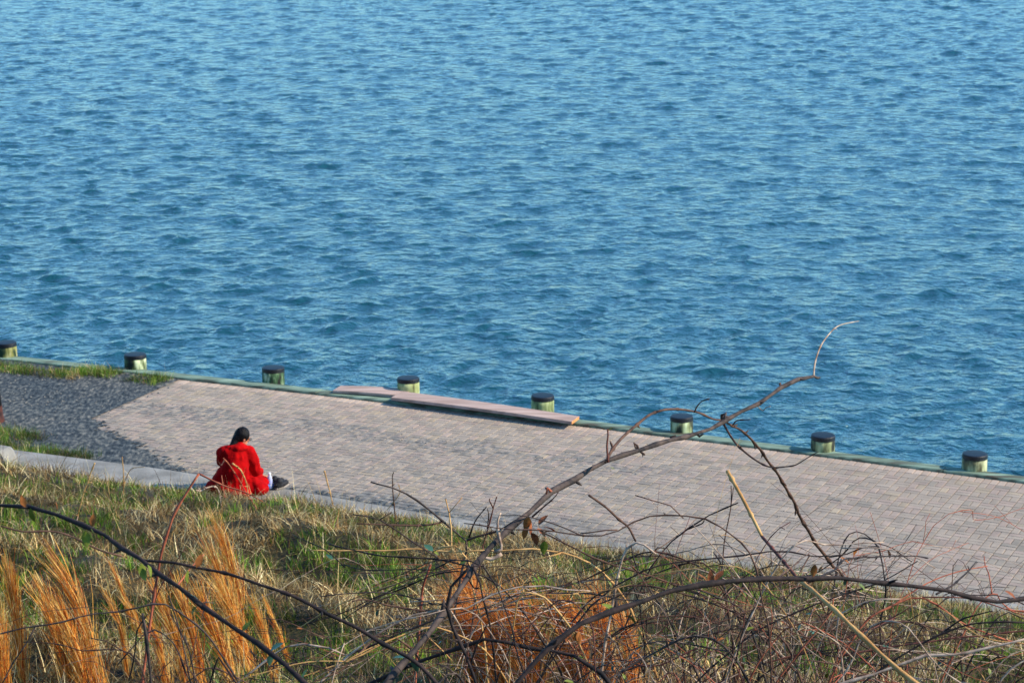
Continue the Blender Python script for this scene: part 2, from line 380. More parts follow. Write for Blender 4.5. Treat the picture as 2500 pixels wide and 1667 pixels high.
# ------------------------------------------------------------------ mooring piles
def pile_mat(seed, c1, c2, c3, dark):
    m, t, b = newmat('pile_wood'); N = t.nodes; L = t.links; tc = N.new('ShaderNodeTexCoord')
    mp = N.new('ShaderNodeMapping'); mp.inputs['Location'].default_value = (seed*3.1, seed*1.7, 0); mp.inputs['Scale'].default_value = (8, 8, 2.6); L.new(tc.outputs['Object'], mp.inputs[0])
    n = N.new('ShaderNodeTexNoise'); n.inputs['Scale'].default_value = 1.2; n.inputs['Detail'].default_value = 6; L.new(mp.outputs[0], n.inputs[0])
    r = N.new('ShaderNodeValToRGB'); E = r.color_ramp.elements; E[0].position = .36+dark*.12; E[0].color = c1; E[1].position = .7; E[1].color = c3; e = E.new(.47+dark*.13); e.color = c2
    L.new(n.outputs[0], r.inputs[0]); L.new(r.outputs[0], b.inputs['Base Color']); b.inputs['Roughness'].default_value = .85
    bp = N.new('ShaderNodeBump'); bp.inputs[0].default_value = .6; bp.inputs[1].default_value = .01; L.new(n.outputs[0], bp.inputs['Height']); L.new(bp.outputs[0], b.inputs['Normal'])
    return m
capm = mat('black_cap', lin(6, 7, 10), lin(16, 18, 24), 12, rough=.5, bump=.2, spec=.45)
PILES = [(11, 875, 'mooring pile cut by the left border, rusty stain on its pale side', (30,50,20), (120,120,60), (206,200,160), .2),
 (327, 905, 'mooring pile with near-black algae, standing above the grass tuft left of the paving', (14,24,10), (70,84,44), (196,206,160), .6),
 (665, 938, 'mooring pile with a dark drip stain down bright green wood, left of the planks', (16,16,8), (58,92,54), (200,208,174), .5),
 (996, 964, 'yellow-green mooring pile behind the junction of the two loose planks', (70,64,36), (132,140,84), (178,184,126), .1),
 (1325, 1008, 'olive mooring pile behind the right end of the long loose plank', (60,64,36), (120,132,80), (186,196,140), .1),
 (1666, 1060, 'mooring pile crossed by the arching bare cane', (40,48,28), (130,140,96), (190,206,160), .2),
 (2012, 1107, 'mooring pile with thin pale cane tip reaching to its foot', (30,34,18), (128,136,92), (192,200,146), .3),
 (2384, 1154, 'rightmost mooring pile, brown streaked wood under its black cap', (40,32,20), (104,104,70), (190,196,150), .4)]
r_ = random.Random(9)
for i, (u, v, lab, a, b_, c_, dk) in enumerate(PILES):
    p = at(u, v-2, .036) + Vector((0, .16, 0)); R = .158+r_.uniform(-.006, .006)
    e = empty('mooring_pile', (p.x, p.y, .036)); tag(e, lab, 'mooring pile', 'mooring piles along the quay edge')
    H_ = .172
    mb = MB(); prof = [(R*1.03, -2.6), (R*1.02, -1), (R*1.01, 0), (R, .08), (R*.99, H_-.02)]
    mb.lathe(prof, 28, (p.x, p.y, .036))
    for k, q in enumerate(mb.v):
        if k >= 28*5: break
        an = k % 28; rr = 1+.02*noise.noise(Vector((math.cos(an/28*6.283)*2+i*5, math.sin(an/28*6.283)*2, 0)))
        mb.v[k] = (p.x+(q[0]-p.x)*rr, p.y+(q[1]-p.y)*rr, q[2])
    mb.build('post', pile_mat(i, lin(*a), lin(*b_), lin(*c_), dk), e, True).data.shade_smooth()
    cb = MB(); Rc = R*1.0; tl = Matrix.Translation(Vector((p.x, p.y, .036))) @ Matrix.Rotation(r_.uniform(-.02, .02), 4, 'X') @ Matrix.Rotation(r_.uniform(-.02, .02), 4, 'Y')
    cb.lathe([(Rc, H_-.03), (Rc+.004, H_-.025), (Rc+.002, H_+.022), (Rc-.006, H_+.03), (Rc-.02, H_+.032), (Rc*.5, H_+.034), (.01, H_+.035)], 28, M=tl)
    cb.build('cap', capm, e)

# ------------------------------------------------------------------ loose planks on the edge
plm = mat('plank_wood', lin(150, 126, 112), lin(184, 160, 146), 1.6, stretch=(1, 9, 9), bump=.3)
endm = mat('plank_end', lin(196, 128, 70), lin(214, 150, 92), 10)
def plank(name_lab, pl, thick, z0):
    # pl = near-left, near-right, far-right, far-left corners (pixels) of the top
    z1 = z0+thick; P = [at(u, v, z1) for u, v in pl]; n = 14; mb = MB(); top = []
    for i in range(n+1):
        f = i/n; a = P[0].lerp(P[1], f); b = P[3].lerp(P[2], f); warp = .012*math.sin(f*3.1)
        for q, zz in ((a, z0), (a, z1), (b, z1), (b, z0)): mb.v.append((q.x, q.y, zz+warp))
    for i in range(n):
        for k in range(4): mb.f.append((4*i+k, 4*i+(k+1) % 4, 4*i+4+(k+1) % 4, 4*i+4+k))
    mb.f.append((3, 2, 1, 0)); mb.f.append((4*n, 4*n+1, 4*n+2, 4*n+3))
    o = mb.build('plank', plm); o.data.materials.append(endm)
    o.data.polygons[-1].material_index = 1; o.data.polygons[-2].material_index = 1
    bm = bmesh.new(); bm.from_mesh(o.data); bmesh.ops.recalc_face_normals(bm, faces=bm.faces); bm.to_mesh(o.data)
    tag(o, name_lab, 'plank', 'loose planks lying on the quay edge')
plank('shorter pinkish plank lying flat on the green edge, left of the long raised one', [(812, 953), (985, 967), (1005, 950), (832, 941)], .035, .040)
plank('long pinkish plank with orange cut end, propped in front of two mooring piles', [(955, 970), (1396, 1029), (1414, 1016), (983, 955)], .04, .076)

# ------------------------------------------------------------------ kerb, block, post at the left
conc = mat('concrete', lin(112, 110, 102), lin(142, 140, 132), 3, bump=.4, bscale=30)
kb = MB(); n = 90
for i in range(n+1):
    s = -16+31*i/n; zt = .11-.05*max(0, min(1, (s+2)/4)); t0 = 4.28+.22*max(0, min(1, (s+3)/4))
    for (t, z) in ((t0, -.05), (t0, zt-.02), (t0+.03, zt), (5.05, zt), (5.15, zt-.1)): kb.v.append(tuple(st(s, t, z)))
for i in range(n):
    for k in range(4): kb.f.append((5*i+k, 5*i+6+k-1, 5*i+6+k, 5*i+1+k))
k_ = kb.build('concrete_kerb', conc); tag(k_, 'pale concrete kerb between the paving and the grass bank', 'kerb')
p = at(0, 1135, .1)
cb = MB(); prof = [(-.35, 0), (-.35, .16), (-.30, .19), (-.1, .20), (.03, .195), (.07, .17), (.12, .07), (.14, 0)]
M = Matrix.Translation((p.x-.02, p.y, .1)) @ Matrix.Rotation(-.42, 4, 'Z')
nn = len(prof)
for y in (-.02, .02, .20, .24):
    sc_ = .95 if y in (-.02, .24) else 1
    for (x, z) in prof: cb.v.append(tuple(M @ Vector((x*sc_, y, z*sc_))))
for r in range(3):
    for k in range(nn-1): cb.f.append((r*nn+k, r*nn+k+1, r*nn+nn+k+1, r*nn+nn+k))
cb.f.append(tuple(range(nn))[::-1]); cb.f.append(tuple(3*nn+k for k in range(nn)))
tag(cb.build('concrete_block', conc), 'rounded pale concrete block on the kerb at the left border', 'block')
p = at(-14, 1030, 0); e = empty('bollard', p); tag(e, 'dark post with a rusty foot cut by the left border', 'bollard')
mb = MB(); mb.lathe([(.115, .24), (.105, .4), (.09, .8), (.09, .9), (.07, .96), (.02, .98)], 20, p); mb.build('post', mat('black_iron', lin(16, 18, 22), lin(30, 30, 34), 9, rough=.5), e, True)
mb = MB(); mb.lathe([(.145, 0), (.14, .05), (.125, .1), (.118, .24)], 20, p); mb.build('foot', mat('rusty_iron', lin(40, 24, 22), lin(84, 44, 34), 9), e)

# ------------------------------------------------------------------ hillside
def make_hill():
    ss = np.arange(-22, 22, .14); tt = np.concatenate([np.arange(5.0, 24, .12), np.arange(24, 60, .8)])
    V = []; 
    for s in ss:
        for t in tt:
            p = st(s, t); V.append((p.x, p.y, hz(p.x, p.y)))
    i = np.arange(len(ss)*len(tt)).reshape(len(ss), len(tt))
    Fq = np.stack([i[:-1, :-1], i[:-1, 1:], i[1:, 1:], i[1:, :-1]], -1).reshape(-1, 4)
    o = np_mesh('hillside', np.array(V), Fq, mat('thatch', lin(38, 32, 16), lin(78, 68, 32), 5, detail=8, bump=.8, bscale=24, bdist=.05), smooth=True); tag(o, kind='structure')
    p = [st(-22, 4.9, -.02), st(22, 4.9, -.02)]
make_hill()

# ------------------------------------------------------------------ grass
GREEN = [np.array(lin(*c)[:3]) for c in ((76, 112, 18), (98, 134, 28), (48, 84, 20), (124, 150, 52))]
STRAW = [np.array(lin(*c)[:3]) for c in ((172, 138, 80), (128, 94, 52), (204, 174, 114), (84, 60, 34), (236, 216, 160))]
ORANGE = [np.array(lin(*c)[:3]) for c in ((224, 146, 56), (240, 176, 76), (190, 98, 36), (248, 206, 116))]
grass_m = attr_mat('grass_blades', .65, .3)
def blades(P, Hh, az, lean, wid, col, curl=.5, segs=3):
    """numpy ribbons: root P, height, azimuth, lean, width"""
    n = len(P); V = np.zeros((n, segs*2+1, 3)); dx = np.cos(az); dy = np.sin(az)
    wa = np.random.default_rng(len(P)).uniform(0, 6.28, n); wx = np.cos(wa); wy = np.sin(wa)
    for k in range(segs+1):
        f = k/segs; ang = lean*(1-curl+curl*2*f)
        # integrate
        if k == 0: x = np.zeros(n); z = np.zeros(n)
        else: x = x + np.sin(ang)*Hh/segs; z = z + np.cos(ang)*Hh/segs
        w_ = wid*(1-.75*f)
        cx = P[:, 0]+dx*x; cy = P[:, 1]+dy*x; cz = P[:, 2]+z
        if k < segs:
            V[:, 2*k] = np.stack([cx-wx*w_/2, cy-wy*w_/2, cz], -1); V[:, 2*k+1] = np.stack([cx+wx*w_/2, cy+wy*w_/2, cz], -1)
        else: V[:, 2*k] = np.stack([cx, cy, cz], -1)
    m = segs*2+1; b = np.arange(n)[:, None]*m; F4 = []
    for k in range(segs-1): F4.append(b+np.array([2*k, 2*k+1, 2*k+3, 2*k+2]))
    k = segs-1; F4.append(b+np.array([2*k, 2*k+1, 2*k+2, 2*k+2]))
    F = np.concatenate(F4[:-1], 0); T3 = (b+np.array([2*k, 2*k+1, 2*k+2]))
    return V.reshape(-1, 3), F, T3, np.repeat(col, m, 0)
def ribbon_obj(name, mat_, parts, parent=None):
    V = []; Q = []; T = []; Cc = []; k = 0
    for (v, q, t, c) in parts: V.append(v); Q.append(q+k); T.append(t+k); Cc.append(c); k += len(v)
    V = np.concatenate(V); Q = np.concatenate(Q); T = np.concatenate(T); Cc = np.concatenate(Cc)
    me = bpy.data.meshes.new(name); me.vertices.add(len(V)); me.vertices.foreach_set('co', V.astype(np.float32).ravel())
    nl = Q.size+T.size; me.loops.add(nl); me.loops.foreach_set('vertex_index', np.concatenate([Q.ravel(), T.ravel()]).astype(np.int32))
    me.polygons.add(len(Q)+len(T)); ls = np.concatenate([np.arange(0, Q.size, 4), Q.size+np.arange(0, T.size, 3)]).astype(np.int32)
    me.polygons.foreach_set('loop_start', ls); me.update(calc_edges=True)
    a = me.color_attributes.new('Col', 'FLOAT_COLOR', 'POINT'); a.data.foreach_set('color', np.concatenate([Cc, np.ones((len(Cc), 1))], 1).astype(np.float32).ravel())
    me.materials.append(mat_); o = bpy.data.objects.new(name, me); C.objects.link(o)
    if parent: o.parent = parent; o.matrix_parent_inverse = Matrix.Translation(parent.location).inverted()
    return o
def scatter(npts, t_rng, s_of_t, seed, per=16, hb=(.10, .26), wb=(.004, .008), greenbias=0.0, dens=None):
    r = random.Random(seed); rows = []
    for _ in range(npts):
        t = t_rng[0] + (t_rng[1]-t_rng[0])*r.random()**1.0; s0, s1 = s_of_t(t); s = r.uniform(s0, s1)
        if dens and not dens(s, t, r): continue
        p = st(s, t); z = hz(p.x, p.y) if t > T0 else p.z
        a = t-T0
        hollow = math.sin(a*1.55+.35*math.sin(s*.6)+.4)
        g = noise.noise(Vector((s*.8, t*1.1, 20)))*1.3 + noise.noise(Vector((s*3, t*3, 30)))*.75 - hollow*.75 + greenbias + (.40 if s < 1.5 else .2)
        gr = g > -.14
        k = int(per*r.uniform(.6, 1.4)); hh = (max(.4, min(1, (t-4.9)/1.3)) if t > 4.6 and hb[1] > .2 else 1)*r.uniform(*hb)*(1 if gr else 1.1)*(.75+.6*max(0, noise.noise(Vector((s*2, t*2, 50)))+.3)); tone = max(.3, .9+1.3*noise.noise(Vector((s*2.1, t*2.6, 90)))); baz = r.uniform(0, 6.28)
        # downhill lay for dry matted grass
        for _ in range(k):
            if gr and r.random() < .74: c = r.choice(GREEN)*r.uniform(.7, 1.25)*tone; ln = abs(r.gauss(.35, .25)); h_ = hh*r.uniform(.6, 1)
            else: c = r.choice(STRAW)*r.uniform(.55, 1.1)*tone; ln = abs(r.gauss(.85, .35)); h_ = hh*r.uniform(.7, 1.4)
            az = baz + r.gauss(0, .9) if not gr else r.uniform(0, 6.28)
            rows.append((p.x+r.gauss(0, .045), p.y+r.gauss(0, .045), z-.01, h_, az, min(ln, 1.35), r.uniform(*wb), *c))
    A = np.array(rows); return blades(A[:, :3], A[:, 3], A[:, 4], A[:, 5], A[:, 6], A[:, 7:10])
def srange(t):
    # visible fan plus a margin, in quay coordinates at inland distance t
    y = 32.9 - t; half = y*.225+1.6; c = (t-0)*.451
    return c-half*1.12, c+half*1.12
def dens(s, t, r): return True
g1 = scatter(17500, (5.25, 19.6), srange, 1, 14, (.08, .22), (.004, .011))
edge = scatter(3200, (4.9, 5.6), srange, 2, 12, (.02, .06), dens=lambda s, t, r: noise.noise(Vector((s*1.3, 0, 5)))*.3+noise.noise(Vector((s*5, 0, 5)))*.15+5.05-.28*max(0, min(1, (s+1)/2.5)) < t)
edge2 = scatter(2600, (4.5, 5.5), lambda t: (-.6, 11), 3, 12, (.05, .15), dens=lambda s, t, r: noise.noise(Vector((s*1.1, 0, 15)))*.35+noise.noise(Vector((s*4, 0, 5)))*.2+4.95-.3*max(0, min(1, (s+.6)/2)) < t)
def strands():
    r = random.Random(77); rows = []
    for _ in range(15000):
        t = r.uniform(5.2, 19.5); s0, s1 = srange(t); q = r.uniform(s0, s1); p = st(q, t); z = hz(p.x, p.y)
        if noise.noise(Vector((q*.9, t*.9, 61))) + r.uniform(-.25, .25) < -.05: continue
        c = r.choice(STRAW)*r.uniform(.8, 1.35); up = r.random() < .22
        rows.append((p.x, p.y, z, r.uniform(.18, .5), r.uniform(0, 6.28), r.uniform(.1, .5) if up else r.uniform(.9, 1.35), r.uniform(.003, .008), *c))
    A = np.array(rows); return blades(A[:, :3], A[:, 3], A[:, 4], A[:, 5], A[:, 6], A[:, 7:10], .6, 4)
o = ribbon_obj('grass', grass_m, [g1, edge, edge2, strands()]); tag(o, 'matted green and straw coloured grass covering the bank', 'grass', kind='stuff')
# small grass things by the quay edge and the kerb at the left
def tuft(lab, s0, s1, t0, t1, n, seed, gb, dirt=False):
    pr = scatter(n, (t0, t1), lambda t: (s0, s1), seed, 12, (.07, .20), greenbias=gb)
    c = st((s0+s1)/2, (t0+t1)/2, .01); o = ribbon_obj('grass_tuft', grass_m, [pr]); 
    for q in [o]: q.data.transform(Matrix.Translation(-c)); q.location = c
    tag(o, lab, 'grass tuft', 'grass tufts at the edges of the gravel path')
tuft('green grass tuft on the gravel at the foot of the leftmost mooring pile', -8.3, -7.45, .3, .62, 120, 41, .9)
tuft('dry brown grass strip between two green tufts along the timber edge', -7.4, -6.7, .2, .62, 110, 42, -1.2)
tuft('green grass tuft hanging over the timber edge left of the second pile', -6.95, -6.3, -.02, .34, 110, 43, .9)
tuft('low green grass tuft at the corner where the brick paving begins', -6.0, -5.45, .02, .42, 100, 44, .6)
tuft('green grass tuft behind the concrete block by the path', -6.3, -5.35, 3.25, 3.85, 190, 45, 1.0)
tuft('brown and green grass strip along the back of the kerb at the left', -5.75, -4.2, 3.85, 4.25, 260, 46, -.35)

# ------------------------------------------------------------------ orange dry grass clumps (plumes of fine stems)
plume_m = attr_mat('dry_plume', .6, .45)
def plume_rib(path, wpx, n, r, pal):
    """path: 3D points from base to tip"""
    P = spline(path, .05); L_ = len(P); out = []
    V = []; Q = []; T = []; Cc = []
    cum = np.array([[*p] for p in P])
    for _ in range(n):
        a = r.uniform(0, .75); ln = r.uniform(.12, .45); i0 = int(a*(L_-1)); i1 = min(L_-1, i0+max(2, int(ln*L_)))
        f0 = i0/(L_-1); off0 = Vector((r.gauss(0, 1), r.gauss(0, 1), r.gauss(0, .4)))*wpx*.30*(1-.4*f0); off1 = off0 + Vector((r.gauss(-.25, 1), r.gauss(0, 1), r.gauss(.2, .6)))*wpx*.6
        c = (r.choice(pal) if r.random() < .88 else r.choice(STRAW))*r.uniform(.6, 1.25); w_ = r.uniform(.003, .007); ax = r.uniform(0, 3.14); wv = Vector((math.cos(ax), math.sin(ax), 0))*w_/2
        k = len(V); ids = list(range(i0, i1+1, max(1, (i1-i0)//3)))
        for j, ii in enumerate(ids):
            g = j/(len(ids)-1) if len(ids) > 1 else 1; q = P[ii] + off0.lerp(off1, g); ww = wv*(1-.7*g)
            V.append(tuple(q-ww)); V.append(tuple(q+ww)); Cc += [c, c]
        for j in range(len(ids)-1): Q.append((k+2*j, k+2*j+1, k+2*j+3, k+2*j+2))
    # main stems
    for _ in range(5):
        off = Vector((r.gauss(0, 1), r.gauss(0, 1), 0))*wpx*.3; k = len(V); c = r.choice(pal)*r.uniform(.8, 1.2)
        for ii in range(0, L_, 2):
            f = ii/(L_-1); q = P[ii]+off*(1-f*.7); ww = Vector((.0028*(1-.6*f), 0, 0)); V.append(tuple(q-ww)); V.append(tuple(q+ww)); Cc += [c, c]
        m = (len(V)-k)//2
        for j in range(m-1): Q.append((k+2*j, k+2*j+1, k+2*j+3, k+2*j+2))
    return np.array(V), np.array(Q), np.array(Cc)
def clump(lab, plumes, seed, pal=ORANGE, n=150):
    r = random.Random(seed); rootp = None; obs = []
    for pl in plumes:
        w_ = pl[0]; px = pl[1]       # px listed tip -> base
        bu, bv = px[-1]
        g = ground_px(bu, min(bv, 1690)); dep = (g-CP).dot(Vector((0, math.cos(PITCH), -math.sin(PITCH)))) - r.uniform(0, .25)
        pts = [atd(u, v, dep + (j-len(px)+1)*.05) for j, (u, v) in enumerate(px)]
        g2 = pts[-1].copy()
        z0 = hz(g2.x, g2.y)
        if g2.z > z0: pts.append(Vector((g2.x+.02, g2.y, z0-.02)))
        if rootp is None: rootp = Vector((pts[-1].x, pts[-1].y, z0))
        obs.append((pts[::-1], w_*(1.25 if pal is ORANGE else 1.6)*dep/FPX))
    e = empty('dry_grass_clump', rootp); tag(e, lab, 'dry grass', 'clumps of tall orange dry grass')
    for pts, wm in obs:
        V, Q, Cc = plume_rib(pts, wm, int(n*1.35), r, pal)
        o = np_mesh('plume', V, Q, plume_m, Cc); o.parent = e; o.matrix_parent_inverse = Matrix.Translation(rootp).inverted()
clump('orange dry grass clump cut by the left border', [(16, [(0, 1335), (25, 1420), (45, 1540), (58, 1667)]), (16, [(30, 1360), (33, 1450), (48, 1560), (62, 1667)]), (24, [(-10, 1450), (5, 1540), (10, 1640), (18, 1690)])], 61)
clump('tallest orange dry grass clump at the left, its plume leaning to the upper left', [(26, [(92, 1318), (150, 1400), (190, 1480), (215, 1560), (245, 1680)]), (24, [(82, 1400), (118, 1480), (145, 1560), (165, 1680)]), (20, [(118, 1430), (160, 1510), (195, 1610), (212, 1680)]), (14, [(160, 1500), (185, 1580), (200, 1680)])], 62, n=210)
clump('thin pale dry grass clump behind the reddish upright stalk at the left', [(9, [(258, 1350), (290, 1420), (315, 1490), (322, 1520)]), (12, [(250, 1420), (275, 1480), (300, 1550), (312, 1640)]), (8, [(300, 1450), (330, 1500), (345, 1560)])], 63, n=80)
clump('broad orange dry grass clump below the person, crossed by the dark cane', [(20, [(515, 1248), (548, 1330), (572, 1410), (592, 1500)]), (18, [(492, 1300), (528, 1380), (560, 1480), (592, 1600)]), (30, [(500, 1380), (542, 1450), (580, 1540), (612, 1680)]), (26, [(530, 1400), (560, 1480), (590, 1570), (618, 1680)]), (24, [(480, 1420), (515, 1510), (550, 1600), (570, 1680)])], 64, n=220)
clump('orange dry grass clump between the reddish stalk and the broad clump', [(20, [(388, 1440), (418, 1520), (440, 1600), (458, 1680)]), (18, [(425, 1400), (455, 1490), (480, 1590), (495, 1680)]), (16, [(352, 1480), (385, 1560), (410, 1680)]), (16, [(365, 1400), (400, 1480), (430, 1560), (455, 1650)])], 65)
clump('slender orange dry grass clump right of the broad left clump', [(16, [(608, 1430), (638, 1520), (665, 1620), (675, 1680)]), (10, [(640, 1450), (675, 1530), (700, 1600)])], 66, n=100)
OR2 = [np.array(lin(*c)[:3]) for c in ((216, 126, 44), (234, 150, 62), (190, 100, 34), (242, 174, 96))]
clump('rusty orange dry grass clump right of the thick grey branch', [(38, [(1130, 1425), (1165, 1500), (1190, 1590), (1205, 1680)]), (36, [(1165, 1440), (1205, 1510), (1225, 1600), (1240, 1680)]), (24, [(1215, 1440), (1250, 1520), (1275, 1600), (1290, 1680)]), (28, [(1140, 1520), (1160, 1600), (1170, 1680)]), (30, [(1255, 1420), (1290, 1500), (1310, 1600), (1322, 1680)]), (24, [(1100, 1440), (1130, 1520), (1150, 1600), (1160, 1680)]), (20, [(1115, 1365), (1150, 1440), (1185, 1520)])], 67, OR2, 420)
clump('rusty orange dry grass clump under the dark arching cane', [(26, [(1335, 1440), (1365, 1520), (1385, 1600), (1400, 1680)]), (22, [(1375, 1450), (1410, 1530), (1430, 1620), (1440, 1680)]), (26, [(1440, 1420), (1465, 1500), (1480, 1600), (1490, 1680)]), (20, [(1510, 1470), (1535, 1560), (1550, 1680)])], 68, OR2, 330)

# ------------------------------------------------------------------ canes
bark = {
 'grey': mat('bark_grey', lin(32, 27, 26), lin(84, 70, 62), 30, bump=.6, bscale=90, bdist=.004),
 'dark': mat('bark_dark', lin(18, 13, 12), lin(52, 38, 34), 30, bump=.5, bscale=90, bdist=.004),
 'red': mat('bark_red', lin(70, 36, 30), lin(118, 70, 56), 30, bump=.4, bscale=90, bdist=.003),
 'brown': mat('bark_brown', lin(52, 34, 26), lin(98, 70, 54), 30, bump=.5, bscale=90, bdist=.003),
 'pale': mat('bark_pale', lin(120, 94, 76), lin(196, 172, 148), 30, bump=.3, bscale=80, bdist=.003),
 'straw': mat('straw_stem', lin(164, 118, 64), lin(200, 160, 100), 14, bump=.2),
 'orange': mat('orange_stem', lin(124, 60, 40), lin(172, 96, 66), 20, bump=.2),
}
leafm = {'green': mat('leaf_green', lin(70, 84, 22), lin(112, 122, 40), 20, rough=.5, bump=.1), 'gloss': mat('leaf_gloss', lin(40, 74, 52), lin(62, 98, 74), 12, rough=.3, bump=.1, spec=.6),
         'brown': mat('leaf_brown', lin(110, 62, 24), lin(160, 96, 40), 18, bump=.2), 'bud': mat('bud', lin(96, 52, 30), lin(150, 84, 44), 30, bump=.3)}
def cane_mesh(pts, r0, r1, seed, wig=.0, nodes=.13, spurs=True):
    r = random.Random(seed); P = spline(pts, max(.012, (pts[0]-pts[-1]).length/60)); n = len(P); rad = []; nodesI = []; acc = 0; nx = r.uniform(.05, nodes)
    for i, p in enumerate(P):
        f = i/(n-1); k = r0+(r1-r0)*f
        if i: acc += (P[i]-P[i-1]).length
        if acc > nx and 0 < i < n-1: k *= 1.5; acc = 0; nx = nodes*r.uniform(.6, 1.4); nodesI.append(i)
        rad.append(k*r.uniform(.93, 1.07))
    if wig: P = [p + Vector((noise.noise(p*9+Vector((seed, 0, 0))), noise.noise(p*9+Vector((0, seed, 0))), noise.noise(p*9+Vector((0, 0, seed)))))*wig*1.6 for p in P]
    mb = MB(); mb.tube(P, rad, 7)
    for q, i in enumerate(nodesI):
        if r.random() < .7 and spurs:
            d = (P[min(i+1, n-1)]-P[i-1]).normalized(); sd_ = d.orthogonal(); sd_.rotate(Matrix.Rotation(r.uniform(0, 6.28), 3, d)); L_ = rad[i]*r.uniform(1.6, 3.2); tp = P[i]+(sd_*.8+d*.6).normalized()*(L_+rad[i])
            mb.tube([P[i], P[i].lerp(tp, .6), tp], [rad[i]*.55, rad[i]*.5, rad[i]*.12], 5)
    return mb, P
def leaf(pos, axis, size, kind, parent, seed, width=.5):
    r = random.Random(seed); a = axis.normalized(); side = a.cross(Vector((r.uniform(-.4, .4), r.uniform(-.4, .4), 1))); side.normalize(); nr = side.cross(a)
    mb = MB(); prof = [(0, .03), (.12, .45), (.35, .95), (.6, .9), (.82, .55), (1, .02)]
    for f, w_ in prof:
        c = pos + a*size*f - nr*size*.14*f*f
        mb.v += [tuple(c-side*w_*size*width*.5+nr*size*.07*w_), tuple(c), tuple(c+side*w_*size*width*.5+nr*size*.07*w_)]
    for i in range(len(prof)-1):
        for k in (0, 1): mb.f.append((3*i+k, 3*i+k+1, 3*i+4+k, 3*i+3+k))
    return mb.build('leaf', leafm[kind], parent, True)
def bush(lab, root, name='bramble_bush', cat='bramble', group='bare brambles on the bank'):
    e = empty(name, root); tag(e, lab, cat, group); return e
def px_cane(e, name, px, d0, d1, w0, w1, kind, seed, ground=False, wig=.004):
    """px: pixel path; depths d0->d1; pixel thickness w0->w1"""
    n = len(px); pts = [atd(u, v, d0+(d1-d0)*i/(n-1)) for i, (u, v) in enumerate(px)]
    r0 = w0*d0/FPX/2; r1 = w1*d1/FPX/2
    if ground:
        dv = (pts[0]-pts[1]).normalized(); q = pts[0].copy(); dv = Vector((dv.x*.6, dv.y, min(dv.z, -.25)))
        k = 0
        ex = []
        while q.z > hz(q.x, q.y)-.03 and k < 40: q = q + dv*.12; dv.z -= .03; ex.append(q.copy()); k += 1
        pts = ex[::-1][::2] + pts if ex else pts
    mb, P = cane_mesh(pts, r0, r1, seed, wig, spurs=name[:5] != 'stick'); o = mb.build(name, bark[kind], e, True); return P
def root_for(px, d):
    p = atd(*px, d); return Vector((p.x, p.y, hz(p.x, p.y)))

# A: the long grey branch reaching over the paving to the water
A = bush('long grey branch rising to the right over the brick paving, forked tip against the water', root_for((940, 1667), 7))
PA = px_cane(A, 'main_stem', [(925, 1690), (1010, 1590), (1080, 1500), (1130, 1425), (1195, 1335), (1290, 1250), (1345, 1200), (1400, 1170), (1480, 1127), (1560, 1097), (1640, 1076), (1700, 1057), (1770, 1030), (1850, 985), (1905, 947), (1950, 926), (1988, 917)], 6.6, 8.2, 20, 7, 'grey', 1, True)
px_cane(A, 'twig', [(1988, 917), (1992, 880), (2003, 845), (2022, 815), (2050, 795), (2097, 783)], 8.2, 8.4, 5, 2, 'pale', 2)
px_cane(A, 'twig', [(1985, 917), (1996, 921), (2002, 919)], 8.2, 8.25, 7, 5, 'grey', 3)
px_cane(A, 'twig', [(1480, 1127), (1500, 1090), (1535, 1055), (1575, 1020), (1610, 1005), (1650, 1001), (1700, 1007), (1745, 1022), (1770, 1030)], 7.3, 7.9, 8, 4, 'brown', 4)
px_cane(A, 'twig', [(1694, 1006), (1700, 992), (1712, 980), (1730, 972)], 7.7, 7.6, 4, 2, 'brown', 5)
px_cane(A, 'twig', [(1766, 1035), (1782, 1062), (1800, 1087), (1828, 1113), (1855, 1130), (1880, 1141), (1905, 1142), (1940, 1136), (1970, 1120), (2001, 1102)], 7.9, 7.6, 6, 2, 'brown', 6)
px_cane(A, 'twig', [(1770, 1030), (1795, 1042), (1825, 1064), (1850, 1088), (1875, 1125), (1900, 1160), (1925, 1200), (1945, 1240), (1965, 1285), (1995, 1330), (2030, 1375), (2060, 1412), (2080, 1460)], 7.9, 9.5, 5, 9, 'brown', 7)
px_cane(A, 'twig', [(1790, 1038), (1800, 1027), (1830, 1024)], 7.9, 7.8, 4, 2, 'red', 8)
px_cane(A, 'twig', [(1850, 992), (1862, 1003), (1870, 994), (1880, 992)], 8, 7.95, 3, 2, 'pale', 9)
px_cane(A, 'twig', [(1908, 945), (1904, 932), (1902, 936)], 8.1, 8.1, 7, 3, 'brown', 10)
px_cane(A, 'twig', [(1482, 1127), (1480, 1090), (1483, 1060), (1482, 1045)], 7.3, 7.3, 6, 4, 'red', 11)
px_cane(A, 'twig', [(1765, 1030), (1762, 1014), (1772, 1010), (1765, 1020), (1778, 1016)], 7.9, 7.85, 9, 5, 'brown', 12)
px_cane(A, 'twig', [(1560, 1098), (1556, 1085), (1548, 1078), (1552, 1090), (1570, 1104), (1575, 1108)], 7.5, 7.5, 6, 4, 'brown', 13)
px_cane(A, 'twig', [(1640, 1076), (1636, 1066), (1648, 1062)], 7.7, 7.7, 9, 4, 'dark', 14)
px_cane(A, 'twig', [(1700, 1057), (1708, 1066), (1718, 1060)], 7.8, 7.8, 9, 4, 'brown', 15)
px_cane(A, 'twig', [(1345, 1200), (1337, 1190), (1333, 1205)], 7.1, 7.1, 9, 5, 'orange', 16)
px_cane(A, 'twig', [(1300, 1262), (1330, 1235), (1350, 1215), (1362, 1200)], 7.1, 7.0, 5, 2, 'red', 17)
px_cane(A, 'twig', [(1205, 1350), (1222, 1343), (1216, 1300), (1218, 1268), (1225, 1250)], 7, 7, 9, 5, 'pale', 18)
